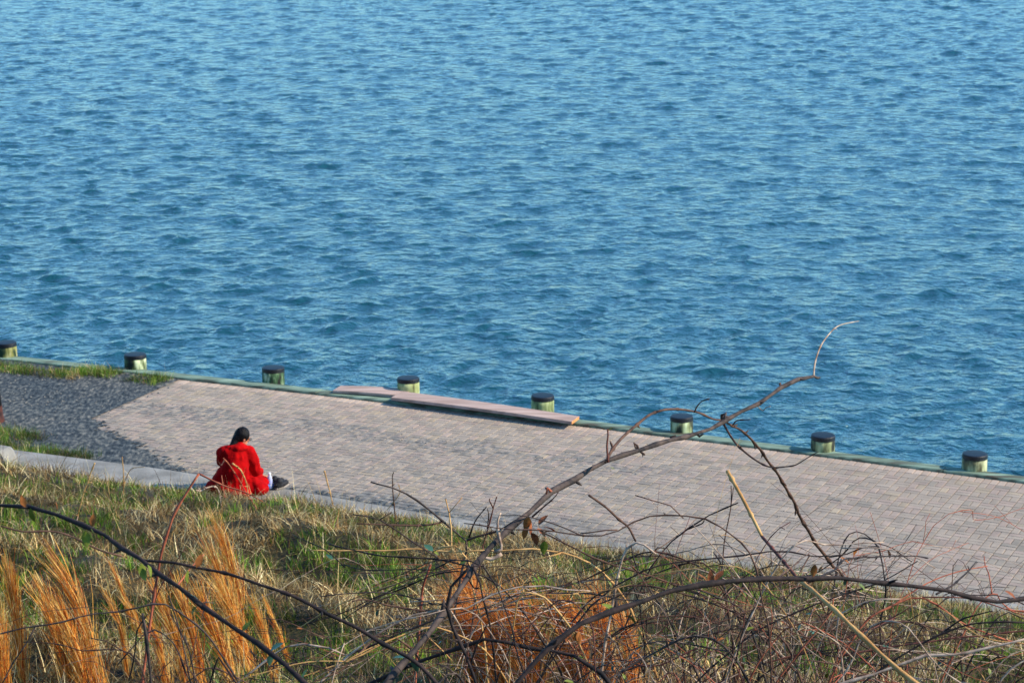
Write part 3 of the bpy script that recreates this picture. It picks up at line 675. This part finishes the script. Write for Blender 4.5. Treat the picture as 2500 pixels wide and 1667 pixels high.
px_cane(A, 'twig', [(1170, 1357), (1195, 1365), (1222, 1350)], 7, 7, 8, 10, 'pale', 19)
leaf(atd(1482, 1055, 7.3), Vector((.5, 0, .5)), .03, 'green', A, 1); leaf(atd(1480, 1050, 7.3), Vector((-1, .2, .4)), .035, 'brown', A, 2); leaf(atd(1490, 1140, 7.3), Vector((.6, 0, -.3)), .018, 'green', A, 3)
# dark torn leaf bunch hanging under the branch
for k, (du, dv, ax) in enumerate([(1292, 1262, (-.3, .2, -1)), (1298, 1275, (-.1, 0, -1)), (1310, 1290, (.6, .1, -.5)), (1325, 1300, (.8, 0, .2)), (1330, 1285, (.8, .3, -.4)), (1300, 1300, (.3, .2, -.8)), (1290, 1285, (-.4, 0, -.8)), (1315, 1282, (.5, .4, .6))]):
    leaf(atd(du, dv, 7.05), Vector(ax), .042, 'bud' if k % 3 else 'brown', A, 20+k, .6)
leaf(atd(1330, 1320, 7.05), Vector((-.1, .3, -1)), .045, 'green', A, 33, .55)

# B: dark arching cane, bottom centre to right border
B = bush('thick dark cane arching from the bottom centre to the right border', root_for((1240, 1667), 5.6))
px_cane(B, 'main_stem', [(1240, 1690), (1350, 1572), (1420, 1520), (1500, 1487), (1570, 1463), (1640, 1443), (1720, 1425), (1790, 1417), (1870, 1411), (1975, 1409), (2050, 1412), (2120, 1420), (2220, 1430), (2310, 1444), (2370, 1457), (2430, 1464), (2500, 1460), (2560, 1450)], 5.5, 6.0, 18, 9, 'dark', 21, True)
px_cane(B, 'twig', [(2285, 1450), (2320, 1430), (2350, 1405), (2375, 1385), (2382, 1370)], 5.9, 6.2, 6, 3, 'dark', 22)
px_cane(B, 'twig', [(1900, 1412), (1920, 1395), (1950, 1370), (1975, 1350)], 5.8, 6.2, 4, 2, 'brown', 23)
px_cane(B, 'twig', [(2000, 1412), (2030, 1395), (2070, 1365), (2140, 1360), (2200, 1357), (2265, 1360)], 5.8, 6.6, 6, 3, 'dark', 24)
px_cane(B, 'twig', [(2070, 1366), (2110, 1355), (2145, 1347)], 6.2, 6.6, 4, 2, 'brown', 25)
for k, (u, v, ax, kd) in enumerate([(1735, 1425, (0, 0, 1), 'bud'), (1728, 1422, (-.5, 0, .6), 'brown'), (1745, 1420, (.5, .1, .7), 'bud'), (1985, 1408, (.1, 0, 1), 'brown'), (1750, 1415, (.8, 0, .8), 'green'), (1405, 1540, (.3, .1, -1), 'brown'), (1395, 1535, (-.4, .1, -.9), 'bud'), (1412, 1540, (.1, .2, -1), 'brown'),
     (1500, 1490, (-.8, .2, .5), 'green'), (1500, 1480, (-.9, .2, -.4), 'green'), (1530, 1500, (.6, .3, -.6), 'green'), (1625, 1440, (.2, 0, .8), 'green'), (2095, 1425, (.6, .2, -.5), 'green'), (2480, 1462, (-.4, 0, .4), 'bud')]):
    leaf(atd(u, v, 5.75), Vector(ax), .034, kd, B, 50+k)

# C: dark diagonal cane at the left
Cc_ = bush('dark cane descending from the left border to the bottom, with glossy paired leaves', root_for((760, 1667), 5.4))
px_cane(Cc_, 'main_stem', [(765, 1690), (700, 1625), (640, 1575), (560, 1520), (500, 1480), (440, 1435), (390, 1400), (340, 1362), (300, 1338), (250, 1305), (200, 1280), (140, 1256), (70, 1238), (0, 1230), (-60, 1226)], 5.4, 6.2, 15, 8, 'dark', 31, True)
px_cane(Cc_, 'twig', [(345, 1365), (400, 1372), (480, 1385), (560, 1402), (640, 1428), (700, 1450), (800, 1495), (900, 1550), (1000, 1605), (1090, 1690)], 5.8, 5.6, 6, 11, 'dark', 32)
px_cane(Cc_, 'twig', [(430, 1428), (460, 1395), (500, 1355)], 5.7, 5.8, 5, 2, 'orange', 33)
px_cane(Cc_, 'twig', [(0, 1285), (60, 1300), (130, 1298), (180, 1308), (250, 1345), (300, 1358)], 6.2, 6.3, 4, 5, 'brown', 34)
for k, (u, v, ax, kd, sz) in enumerate([(75, 1240, (.1, .1, -1), 'green', .038), (62, 1238, (-.3, .2, .8), 'brown', .03), (208, 1295, (.05, .1, -1), 'green', .042), (222, 1290, (.3, .2, -1), 'green', .036), (225, 1285, (.1, .1, 1), 'brown', .03), (138, 1250, (.1, 0, 1), 'brown', .026),
     (490, 1472, (1, .1, .1), 'gloss', .032), (487, 1470, (-.7, .2, .8), 'gloss', .028), (485, 1476, (-.8, .1, -.9), 'gloss', .03), (495, 1478, (.5, .1, -.5), 'brown', .026), (345, 1375, (.1, .2, -1), 'green', .045), (360, 1378, (.3, .2, -1), 'green', .038), (460, 1390, (-.2, .1, -1), 'green', .034), (480, 1385, (.3, .1, .8), 'brown', .034),
     (655, 1590, (-1, .1, -.2), 'gloss', .034), (660, 1588, (.8, .1, .6), 'gloss', .036), (662, 1595, (-.2, .1, -1), 'gloss', .03), (1000, 1605, (-1, .1, .1), 'gloss', .04), (1006, 1608, (.4, .2, -1), 'gloss', .036), (735, 1665, (.3, .1, .9), 'green', .036), (592, 1540, (.6, .2, .8), 'green', .028)]):
    leaf(atd(u, v, 5.65), Vector(ax), sz, kd, Cc_, 90+k, .52)

# D: straw coloured stick standing out of the tangle
Dn = bush('straight straw coloured stick with a cut top leaning left over the paving', root_for((2250, 1667), 8), 'dry_stick', 'stick', 'single dry sticks and stalks')
px_cane(Dn, 'stick_top', [(1860, 1308), (1815, 1220), (1776, 1150)], 7.2, 7.4, 8, 10, 'straw', 41, wig=0)
px_cane(Dn, 'stick_middle', [(1945, 1408), (1900, 1355), (1861, 1310)], 6.9, 7.2, 8, 8, 'red', 42, wig=0)
px_cane(Dn, 'stick_foot', [(2300, 1720), (2200, 1640), (2110, 1558), (2040, 1490), (1995, 1450), (1970, 1430), (1946, 1409)], 6.2, 6.9, 11, 9, 'straw', 43, True, wig=0)

# E: reddish stalks at the left, in front of the person
def stalk(lab, paths, d, seed, name='dry_stalk'):
    if d > 9.5:
        g = ground_px(*paths[0][0][0]); d = (g-CP).dot(Vector((0, math.cos(PITCH), -math.sin(PITCH))))-.05; paths = [(p_, a_*.75, b_*.75, k_) for p_, a_, b_, k_ in paths]
    e = empty(name, root_for(paths[0][0][0], d)); tag(e, lab, 'stalk', 'single dry sticks and stalks')
    for j, (px, w0, w1, kd) in enumerate(paths): px_cane(e, 'stem' if j == 0 else 'side_stem', px, d, d*.99, w0, w1, kd, seed+j, j == 0, .003)
    return e
stalk('tall reddish stalk bent at the top beside the person, standing at the left', [([(345, 1690), (355, 1600), (372, 1480), (385, 1400), (395, 1350), (412, 1290), (430, 1245), (460, 1195), (487, 1156)], 9, 6, 'orange'), ([(487, 1156), (520, 1172), (560, 1188), (600, 1203), (640, 1225)], 5, 2, 'orange'), ([(355, 1560), (385, 1450), (420, 1390), (450, 1340)], 4, 2, 'red')], 9, 300)
stalk('reddish dead stalk crossing the red coat from upper left to lower right', [([(625, 1240), (600, 1200), (580, 1165), (560, 1135), (545, 1118)], 3, 4, 'orange'), ([(548, 1122), (540, 1135), (531, 1125)], 3, 2, 'brown'), ([(541, 1160), (545, 1190), (550, 1215)], 3, 2, 'orange')], 12, 310)
stalk('pale curved grass stalk below the left hem of the red coat', [([(540, 1230), (530, 1190), (505, 1190), (490, 1197), (478, 1196)], 3, 5, 'pale')], 12, 320)
stalk('short pale dead blade in front of the back of the red coat', [([(610, 1240), (603, 1185), (594, 1160), (585, 1145), (567, 1131)], 2, 6, 'straw')], 10, 330)
stalk('thin brown stalk with feathery top at the left of the person', [([(300, 1220), (302, 1170), (298, 1115)], 4, 3, 'straw'), ([(302, 1180), (320, 1145), (352, 1140)], 3, 2, 'straw')], 13, 340)
stalk('yellow broken stalk on the bank left of the person', [([(190, 1260), (205, 1200), (232, 1130)], 4, 5, 'straw'), ([(190, 1260), (180, 1290), (150, 1330)], 4, 2, 'pale')], 14, 350)
stalk('upright brown stalk pair against the paving above the grass edge', [([(965, 1265), (960, 1210), (958, 1165), (961, 1152)], 5, 3, 'brown'), ([(945, 1245), (975, 1205), (972, 1180)], 3, 2, 'straw')], 12, 360)
stalk('thin pale stalk rising from the kerb right of the bottle', [([(815, 1245), (805, 1200), (795, 1160), (792, 1150)], 3, 5, 'straw')], 13, 370)
stalk('short reddish branched stalk against the paving, left of the long grey branch', [([(1180, 1330), (1195, 1270), (1205, 1235), (1213, 1212)], 6, 3, 'red'), ([(1203, 1240), (1196, 1222), (1198, 1215)], 4, 2, 'red'), ([(1190, 1290), (1192, 1260), (1188, 1240)], 3, 2, 'brown')], 8, 380)
stalk('short orange red twig standing alone in the green hollow', [([(1025, 1495), (1030, 1450), (1040, 1410), (1052, 1378)], 5, 6, 'orange')], 8.5, 390)
stalk('tall pale hooked cane with rounded top over the grass, right of centre', [([(1462, 1690), (1480, 1560), (1495, 1470), (1510, 1400), (1520, 1360), (1530, 1340), (1553, 1324), (1572, 1330), (1600, 1352)], 7, 5, 'pale'), ([(1553, 1322), (1535, 1290), (1510, 1270), (1480, 1240), (1438, 1208)], 5, 6, 'brown')], 7.2, 400)
stalk('forked dark twig over the paving edge, left of the grey branch', [([(1125, 1400), (1140, 1340), (1138, 1318), (1115, 1300), (1080, 1272), (1020, 1222), (960, 1190), (905, 1176)], 8, 4, 'grey'), ([(1080, 1273), (1040, 1280), (960, 1280), (870, 1277)], 5, 3, 'brown'), ([(1140, 1320), (1170, 1310), (1220, 1295), (1260, 1270), (1290, 1258)], 6, 3, 'brown'), ([(1145, 1310), (1160, 1275), (1187, 1238)], 5, 2, 'dark')], 7.6, 410)
stalk('bent twig rising over the paving with a short fork, left of the straw stick', [([(1590, 1385), (1640, 1320), (1680, 1290), (1730, 1260), (1770, 1240), (1802, 1226)], 5, 3, 'dark'), ([(1680, 1292), (1710, 1280), (1718, 1270)], 4, 3, 'brown')], 7.8, 420)
stalk('pale wavy cane crossing the bottom right corner', [([(1990, 1690), (2080, 1660), (2180, 1625), (2260, 1600), (2330, 1598), (2420, 1580), (2520, 1555)], 9, 6, 'pale')], 6.6, 430)
stalk('pale hooked cane inside the bramble at the right', [([(2060, 1690), (2055, 1600), (2042, 1550), (2050, 1500), (2070, 1490), (2110, 1470), (2150, 1463), (2200, 1462)], 8, 3, 'pale')], 6.8, 440)
stalk('broken pale branch lying low across the bottom centre', [([(760, 1690), (850, 1600), (950, 1530), (1010, 1500), (1065, 1490), (1140, 1485), (1200, 1450), (1270, 1432), (1330, 1430), (1380, 1440), (1440, 1443)], 9, 3, 'pale'), ([(850, 1600), (940, 1560), (1060, 1515)], 6, 3, 'brown'), ([(1060, 1492), (960, 1480), (890, 1465), (860, 1468)], 5, 3, 'brown')], 6.9, 450)
stalk('dark crooked stem rising from the bottom beside the grey branch', [([(1170, 1690), (1140, 1600), (1105, 1530), (1090, 1480), (1100, 1430), (1130, 1400), (1145, 1385)], 12, 7, 'dark'), ([(1150, 1622), (1165, 1570), (1190, 1520)], 5, 3, 'dark')], 6.6, 460)
stalk('pale grey upright snag at the bottom left', [([(370, 1690), (362, 1610), (355, 1540), (348, 1500)], 9, 7, 'grey'), ([(315, 1660), (330, 1590), (338, 1535), (360, 1500)], 4, 3, 'dark')], 6.5, 470)
stalk('pale curved twig on the bank at the bottom left of centre', [([(560, 1690), (640, 1620), (700, 1580), (740, 1572), (800, 1580), (845, 1600)], 4, 4, 'pale')], 7, 480)
stalk('orange red cane slanting in the right of the bramble', [([(1880, 1690), (1930, 1620), (1960, 1580), (2000, 1530), (2030, 1490), (2035, 1460)], 6, 3, 'orange')], 6.9, 490)
stalk('long reddish cane rising to the right border through the bramble', [([(1860, 1620), (1960, 1595), (2060, 1560), (2150, 1520), (2200, 1495), (2240, 1468)], 6, 3, 'red'), ([(2060, 1600), (2200, 1575), (2350, 1555), (2510, 1540)], 5, 4, 'red')], 7.3, 500)
stalk('dark cane fanning up to the right border near the grass edge', [([(2080, 1690), (2200, 1600), (2300, 1545), (2380, 1520), (2450, 1515), (2520, 1518)], 9, 4, 'dark'), ([(2300, 1545), (2350, 1510), (2400, 1495), (2425, 1490)], 5, 3, 'dark')], 6.7, 510)

stalk('dark thin cane arching over the grass edge to right of the straw stick', [([(1440, 1480), (1500, 1430), (1570, 1392), (1650, 1372), (1740, 1362), (1800, 1358), (1880, 1346), (1930, 1346), (1985, 1358), (2070, 1353)], 6, 3, 'dark'), ([(1975, 1356), (1960, 1385), (1948, 1405)], 4, 2, 'brown')], 7.1, 520)
stalk('thin brown cane sloping down from the torn dark leaves to the right', [([(1800, 1500), (1700, 1445), (1600, 1410), (1500, 1378), (1400, 1340), (1330, 1302)], 5, 4, 'brown')], 7.3, 530)
stalk('reddish twig crossing behind the straw stick, forked at its top', [([(1820, 1480), (1832, 1400), (1850, 1360), (1880, 1310), (1900, 1290), (1930, 1273)], 5, 2, 'red'), ([(1905, 1288), (1915, 1292)], 3, 2, 'red')], 7.1, 540)
stalk('knotty grey cane standing in the bramble right of the hooked pale cane', [([(1700, 1640), (1660, 1560), (1620, 1490), (1560, 1400), (1540, 1330)], 6, 3, 'grey')], 7.2, 550)
stalk('long dark cane low over the bottom centre from the grey branch to the right', [([(1180, 1560), (1300, 1580), (1400, 1600), (1470, 1640), (1510, 1690)], 7, 9, 'dark')], 6.8, 560)
stalk('thin dark cane rising through the bramble at the bottom right', [([(1700, 1667), (1780, 1590), (1850, 1540), (1950, 1490), (2060, 1450), (2150, 1420), (2240, 1370)], 6, 3, 'dark')], 6.9, 570)

# random tangle of arching canes: bushes rooted on the bank 6 - 11 m away
def rand_bush(lab, u, dep, n, seed, spread, hrng, kinds, wr=(3, 8), rmax=1.4):
    r = random.Random(seed); base = root_for((u, 1667), dep); e = bush(lab, base)
    for k in range(n):
        b = base + Vector((r.uniform(-spread, spread), r.uniform(-.5, .5), 0)); b.z = hz(b.x, b.y)
        need = (CAMH - b.y*math.tan(PITCH+math.radians(7.9))) - b.z      # height where the frame begins
        az = r.uniform(0, 6.28); h = max(.15, need) + r.uniform(*hrng); reach = r.uniform(.25*rmax, rmax); dv = Vector((math.cos(az), .5*math.sin(az), 0)); dv.x += 0
        pts = [b - Vector((0, 0, .03))]
        top = r.uniform(.35, .8); droop = r.uniform(.0, .5)
        for j in range(1, 8):
            f = j/7; z = h*(math.sin(min(1, f/top)*math.pi/2)) - (max(0, f-top)*droop*h*.7)
            pts.append(b + dv*reach*f**1.5 + Vector((r.gauss(0, .02), r.gauss(0, .02), z + r.gauss(0, .012))))
        kd = r.choice(kinds); w0 = (r.uniform(*wr) if r.random() < .42 else r.uniform(1.6, 3.4))*dep/FPX/2
        mb, P = cane_mesh(pts, w0*1.2, w0*.35, seed*100+k, .006, .1); nt_ = r.randint(2, 5)
        for _ in range(nt_):
            i = r.randint(int(len(P)*.35), len(P)-2); d0 = (P[i+1]-P[i]).normalized()
            q = (d0 + Vector((r.uniform(-1, 1), r.uniform(-.6, .6), r.uniform(-.5, .9)))).normalized(); L_ = r.uniform(.08, .45)
            tp = [P[i] + q*L_*g + Vector((0, 0, -.12*L_*g*g*2)) + Vector((r.gauss(0, .004), r.gauss(0, .004), r.gauss(0, .004))) for g in (0, .35, .7, 1)]
            mb.tube(spline(tp, .03), [w0*.5*(1-.6*g/20) for g in range(len(spline(tp, .03)))], 5)
            if r.random() < .3: mb.tube([tp[2], tp[2]+Vector((r.uniform(-.06, .06), r.uniform(-.03, .03), r.uniform(.01, .07)))], w0*.3, 4)
        mb.build('cane', bark[kd], e, True)
        if r.random() < .45:
            for _ in range(r.randint(1, 3)):
                i = r.randint(len(P)//3, len(P)-1); leaf(P[i], Vector((r.uniform(-1, 1), r.uniform(-.4, .4), r.uniform(-1, .6))), r.uniform(.018, .036), r.choice(['green', 'green', 'brown', 'bud', 'gloss']), e, seed*77+k, r.uniform(.4, .6))
K1 = ['brown', 'dark', 'dark', 'pale', 'grey', 'brown', 'straw', 'pale', 'red']; K2 = ['brown', 'red', 'dark', 'pale', 'dark', 'grey', 'straw', 'brown', 'pale', 'orange', 'brown']
rand_bush('low dark bramble between the bottom left dry grass and the grey branch', 820, 7.2, 34, 701, .55, (-.02, .2), ['dark', 'brown', 'brown', 'grey'], rmax=.6)
rand_bush('bramble tangle in front of the rusty dry grass right of the grey branch', 1230, 7.0, 44, 702, .5, (.0, .34), ['brown', 'dark', 'dark', 'pale', 'grey', 'brown', 'red'])
rand_bush('bramble tangle under the middle of the dark arching cane', 1500, 7.4, 52, 703, .45, (.02, .46), K2)
rand_bush('dense reddish bramble tangle just left of the foot of the straw stick', 1780, 7.3, 72, 704, .42, (.02, .46), K2)
rand_bush('bramble tangle crossed by the lower part of the straw stick', 2030, 7.6, 66, 705, .42, (.02, .42), K2)
rand_bush('sparse bramble at the bottom right corner of the bank', 2350, 7.5, 36, 706, .45, (-.02, .2), K1)
rand_bush('small bramble beyond the tangle, against the grass edge at the right', 1650, 10.5, 18, 707, .6, (.12, .5), K1, (2, 4))
rand_bush('thin twigs among the dry grass at the bottom left corner', 330, 7, 9, 708, .7, (-.02, .10), ['dark', 'brown'], (2, 4), rmax=.35)

# ------------------------------------------------------------------ person
skin = mat('skin', lin(186, 120, 88), lin(200, 136, 102), 12, rough=.6, bump=.05)
red = mat('red_fabric', lin(146, 1, 4), lin(172, 4, 6), 9, rough=.95, bump=.5, bscale=14, bdist=.03, spec=.1)
denim = mat('denim', lin(48, 84, 150), lin(76, 116, 180), 30, rough=.9)
hairm = mat('hair', lin(6, 5, 5), lin(16, 13, 13), 40, rough=.6, bump=.4, bscale=60, stretch=(1, 1, .3), spec=.15)
shoem = mat('shoe', lin(16, 16, 18), lin(34, 34, 38), 20, rough=.7)
def ell(mb, c, r, M=None, n=14):
    k = len(mb.v); c = Vector(c); R = M or Matrix()
    vs = []; fs = []
    for i in range(n+1):
        th = math.pi*i/n
        for j in range(n*2):
            ph = math.pi*j/n; vs.append(c + R.to_3x3() @ Vector((r[0]*math.sin(th)*math.cos(ph), r[1]*math.sin(th)*math.sin(ph), r[2]*math.cos(th))))
    m = n*2
    for i in range(n):
        for j in range(m): fs.append((i*m+j, (i+1)*m+j, (i+1)*m+(j+1) % m, i*m+(j+1) % m))
    mb.add(vs, fs)
def cap(mb, pts, rads):
    pts = [Vector(p) for p in pts]
    for i in range(len(pts)-1):
        a, b = pts[i], pts[i+1]; P = [a.lerp(b, k/6) for k in range(7)]; R = [rads[i]+(rads[i+1]-rads[i])*k/6 for k in range(7)]
        mb.tube(P, R, 12)
    for p, r in zip(pts, rads): ell(mb, p, (r, r, r), n=7)
def organic(name, mb, matl, parent, vox=.01, sm=6, disp=0, dsc=.1):
    o = mb.build(name, matl); m = o.modifiers.new('r', 'REMESH'); m.mode = 'VOXEL'; m.voxel_size = vox; m.use_smooth_shade = True
    s = o.modifiers.new('s', 'SMOOTH'); s.iterations = sm; s.factor = .6
    bake(o)
    if disp:
        me = o.data; co = np.empty(len(me.vertices)*3); me.vertices.foreach_get('co', co); co = co.reshape(-1, 3); no = np.array([tuple(v.normal) for v in me.vertices])
        for i in range(len(co)):
            p = Vector(co[i]); g = noise.noise(Vector((p.x/dsc, p.y/dsc, p.z/dsc*.55))) + .5*noise.noise(Vector((p.x/dsc*2.3+5, p.y/dsc*2.3, p.z/dsc*1.2)))
            co[i] += no[i]*g*disp
        me.vertices.foreach_set('co', co.ravel()); me.update()
    o.parent = parent; o.matrix_parent_inverse = Matrix(); return o
def make_person():
    z0 = .115; b = at(577, 1199, z0); e = empty('person', b)
    tag(e, 'person in red hooded coat seated on the kerb, seen from behind, black hair tied low', 'person')
    fh = Vector((.82, .50, -.45)).normalized(); hs = fh.cross(Vector((0, 0, 1))).normalized(); hu = hs.cross(fh)
    HM = Matrix((( hs.x, fh.x, hu.x), (hs.y, fh.y, hu.y), (hs.z, fh.z, hu.z)))       # columns right, forward, up
    hc = Vector((.088, .08, .685))
    def hp(x, y, z): return hc + HM @ Vector((x, y, z))
    bd = MB()
    ell(bd, hc, (.072, .088, .10), HM.to_4x4()); ell(bd, hp(0, .035, -.06), (.052, .055, .058), HM.to_4x4())          # skull, jaw
    ell(bd, hp(0, .098, -.022), (.012, .018, .02)); ell(bd, hp(0, .09, 0), (.009, .012, .03), HM.to_4x4())                # nose
    ell(bd, hp(0, .084, -.062), (.022, .01, .008), HM.to_4x4()); ell(bd, hp(0, .075, -.095), (.02, .018, .016), HM.to_4x4())    # mouth, chin
    for s in (-1, 1):
        ell(bd, hp(s*.074, -.005, -.02), (.010, .018, .028), HM.to_4x4()); ell(bd, hp(s*.030, .074, 0), (.014, .012, .009), HM.to_4x4())
    cap(bd, [(.02, .04, .52), (.06, .055, .62), (.08, .065, .68)], [.07, .05, .05])
    cap(bd, [(-.02, 0, .12), (-.01, .0, .3), (.01, .02, .47)], [.15, .13, .14])
    cap(bd, [(.16, .03, .5), (.235, .07, .27), (.27, .26, .18)], [.055, .042, .028]); cap(bd, [(-.15, .02, .48), (-.10, .22, .28), (.17, .32, .21)], [.055, .042, .028])
    # hands: palm and five fingers each, loosely curled over the lap
    for (wx, wy, wz), dr in (((.27, .26, .18), Vector((-.2, .9, -.2))), ((.17, .32, .21), Vector((.9, .3, -.2)))):
        W = Vector((wx, wy, wz)); dr = dr.normalized(); sd_ = dr.cross(Vector((0, 0, 1))).normalized(); cap(bd, [W, W+dr*.045, W+dr*.08], [.026, .032, .03])
        for k, (off, L_) in enumerate(((-.027, .06), (-.009, .072), (.009, .068), (.026, .052))):
            q = W+dr*.085+sd_*off; cap(bd, [q, q+dr*L_*.5+Vector((0, 0, -.008)), q+dr*L_*.75+Vector((0, 0, -.03))], [.0095, .009, .008])
        q = W+dr*.03+sd_*-.03; cap(bd, [q, q-sd_*.022+dr*.025, q-sd_*.02+dr*.055], [.012, .010, .009])
    cap(bd, [(.06, .02, .09), (.28, .02, .09), (.44, .18, .045)], [.05, .042, .03]); cap(bd, [(-.08, .08, .10), (.14, .36, .10), (.40, .36, .05)], [.05, .042, .03])
    organic('body', bd, skin, e, .007, 3)
    # hair: skull cap plus low tied tail
    h = MB(); ell(h, hp(0, -.018, .018), (.092, .098, .102), HM.to_4x4()); ell(h, hp(0, -.06, -.03), (.068, .06, .07), HM.to_4x4())
    cap(h, [hp(0, -.07, -.03), Vector((-.012, .01, .618))], [.05, .05]); cap(h, [Vector((-.025, -.01, .60)), Vector((-.045, -.03, .585))], [.042, .034]); cap(h, [Vector((-.05, -.02, .60)), Vector((-.09, -.03, .60))], [.018, .006])
    organic('hair', h, hairm, e, .008, 3, .004, .03)
    # red hooded coat
    c = MB()
    cap(c, [(-.025, -.01, .10), (-.02, -.02, .28), (.005, .0, .44)], [.19, .185, .165]); cap(c, [(-.13, -.02, .50), (.02, .0, .525), (.145, .03, .50)], [.082, .10, .082])
    ell(c, (.03, -.03, .575), (.135, .10, .055)); ell(c, (-.01, -.085, .515), (.12, .05, .075))                                  # hood lying on the shoulders
    cap(c, [(.15, .03, .50), (.215, .05, .38), (.25, .07, .25), (.275, .2, .19)], [.078, .075, .068, .05])
    cap(c, [(-.15, 0, .50), (-.17, .1, .36), (-.1, .22, .28), (.14, .3, .22)], [.078, .07, .065, .048])
    ell(c, (-.10, -.01, .06), (.22, .20, .12)); ell(c, (-.24, -.03, .05), (.14, .15, .12)); cap(c, [(-.12, -.02, .22), (-.22, -.04, .12), (-.36, -.05, .035)], [.13, .10, .05]); ell(c, (-.33, -.04, .02), (.10, .1, .055)); ell(c, (.02, -.10, .04), (.2, .12, .10))
    cap(c, [(.06, -.03, .09), (.22, -.05, .10), (.32, -.02, .07)], [.12, .10, .07]); ell(c, (.27, -.06, .06), (.14, .12, .085)); ell(c, (.24, .10, .09), (.17, .14, .09)); ell(c, (.16, .10, .22), (.10, .09, .13)); ell(c, (.05, -.16, .02), (.16, .09, .05))
    organic('coat', c, red, e, .010, 4, .02, .12)
    # jeans and shoes
    j = MB(); cap(j, [(.24, 0, .05), (.32, .05, .045), (.42, .15, .03)], [.055, .05, .04]); cap(j, [(.22, .26, .04), (.28, .26, .04), (.38, .24, .03)], [.05, .05, .045]); organic('jeans', j, denim, e, .01, 3)
    for (x, y) in ((.47, .20), (.53, .12)):
        s_ = MB(); cap(s_, [(x-.03, y, .045), (x+.03, y+.05, .04), (x+.07, y+.1, .05)], [.05, .042, .035]); ell(s_, (x-.01, y+.01, .08), (.045, .045, .06)); sh_ = organic('shoe', s_, shoem, e, .008, 2)
        sb = MB(); sb.tube([(x-.05, y-.02, .012), (x+.04, y+.055, .01), (x+.09, y+.11, .02)], [.03, .034, .022], 8); so_ = sb.build('sole', mat('shoe_sole', lin(150, 140, 128), rough=.8, bump=0)); so_.parent = sh_
    g = MB()
    for s in (-1, 1):
        ctr = hp(s*.033, .097, .0); ring = [ctr + HM @ Vector((.024*math.cos(a), 0, .018*math.sin(a))) for a in np.linspace(0, 6.283, 15)]; g.tube(ring, .0035, 5)
        g.tube([hp(s*.055, .095, .005), hp(s*.077, .02, .005), hp(s*.078, -.01, -.003)], .003, 5)
    g.tube([hp(-.01, .1, 0), hp(.01, .1, 0)], .003, 5)
    g.build('glasses', shoem).parent = e
make_person()

# bottle
p = at(659, 1192, .115); e = empty('bottle', p); tag(e, 'clear plastic water bottle with white cap standing beside the seated person', 'bottle')
m_, t_, b_ = newmat('bottle_plastic'); b_.inputs['Base Color'].default_value = lin(210, 216, 236); b_.inputs['Roughness'].default_value = .15; b_.inputs['Transmission Weight'].default_value = .35
mb = MB(); mb.lathe([(.026, 0), (.031, .008), (.031, .06), (.029, .075), (.031, .09), (.031, .13), (.026, .155), (.014, .175), (.013, .182)], 18, p); mb.build('body', m_, e, True)
mb = MB(); mb.lathe([(.016, .18), (.017, .183), (.017, .202), (.014, .206)], 16, p); mb.build('cap', mat('white_cap', lin(235, 235, 240), rough=.5, bump=0), e)
mb = MB(); mb.lathe([(.0322, .065), (.0326, .075), (.0326, .115), (.0322, .12)], 18, p); mb.build('wrapper', mat('bottle_wrapper', lin(120, 130, 190), lin(190, 196, 224), 30, bump=0), e, True)
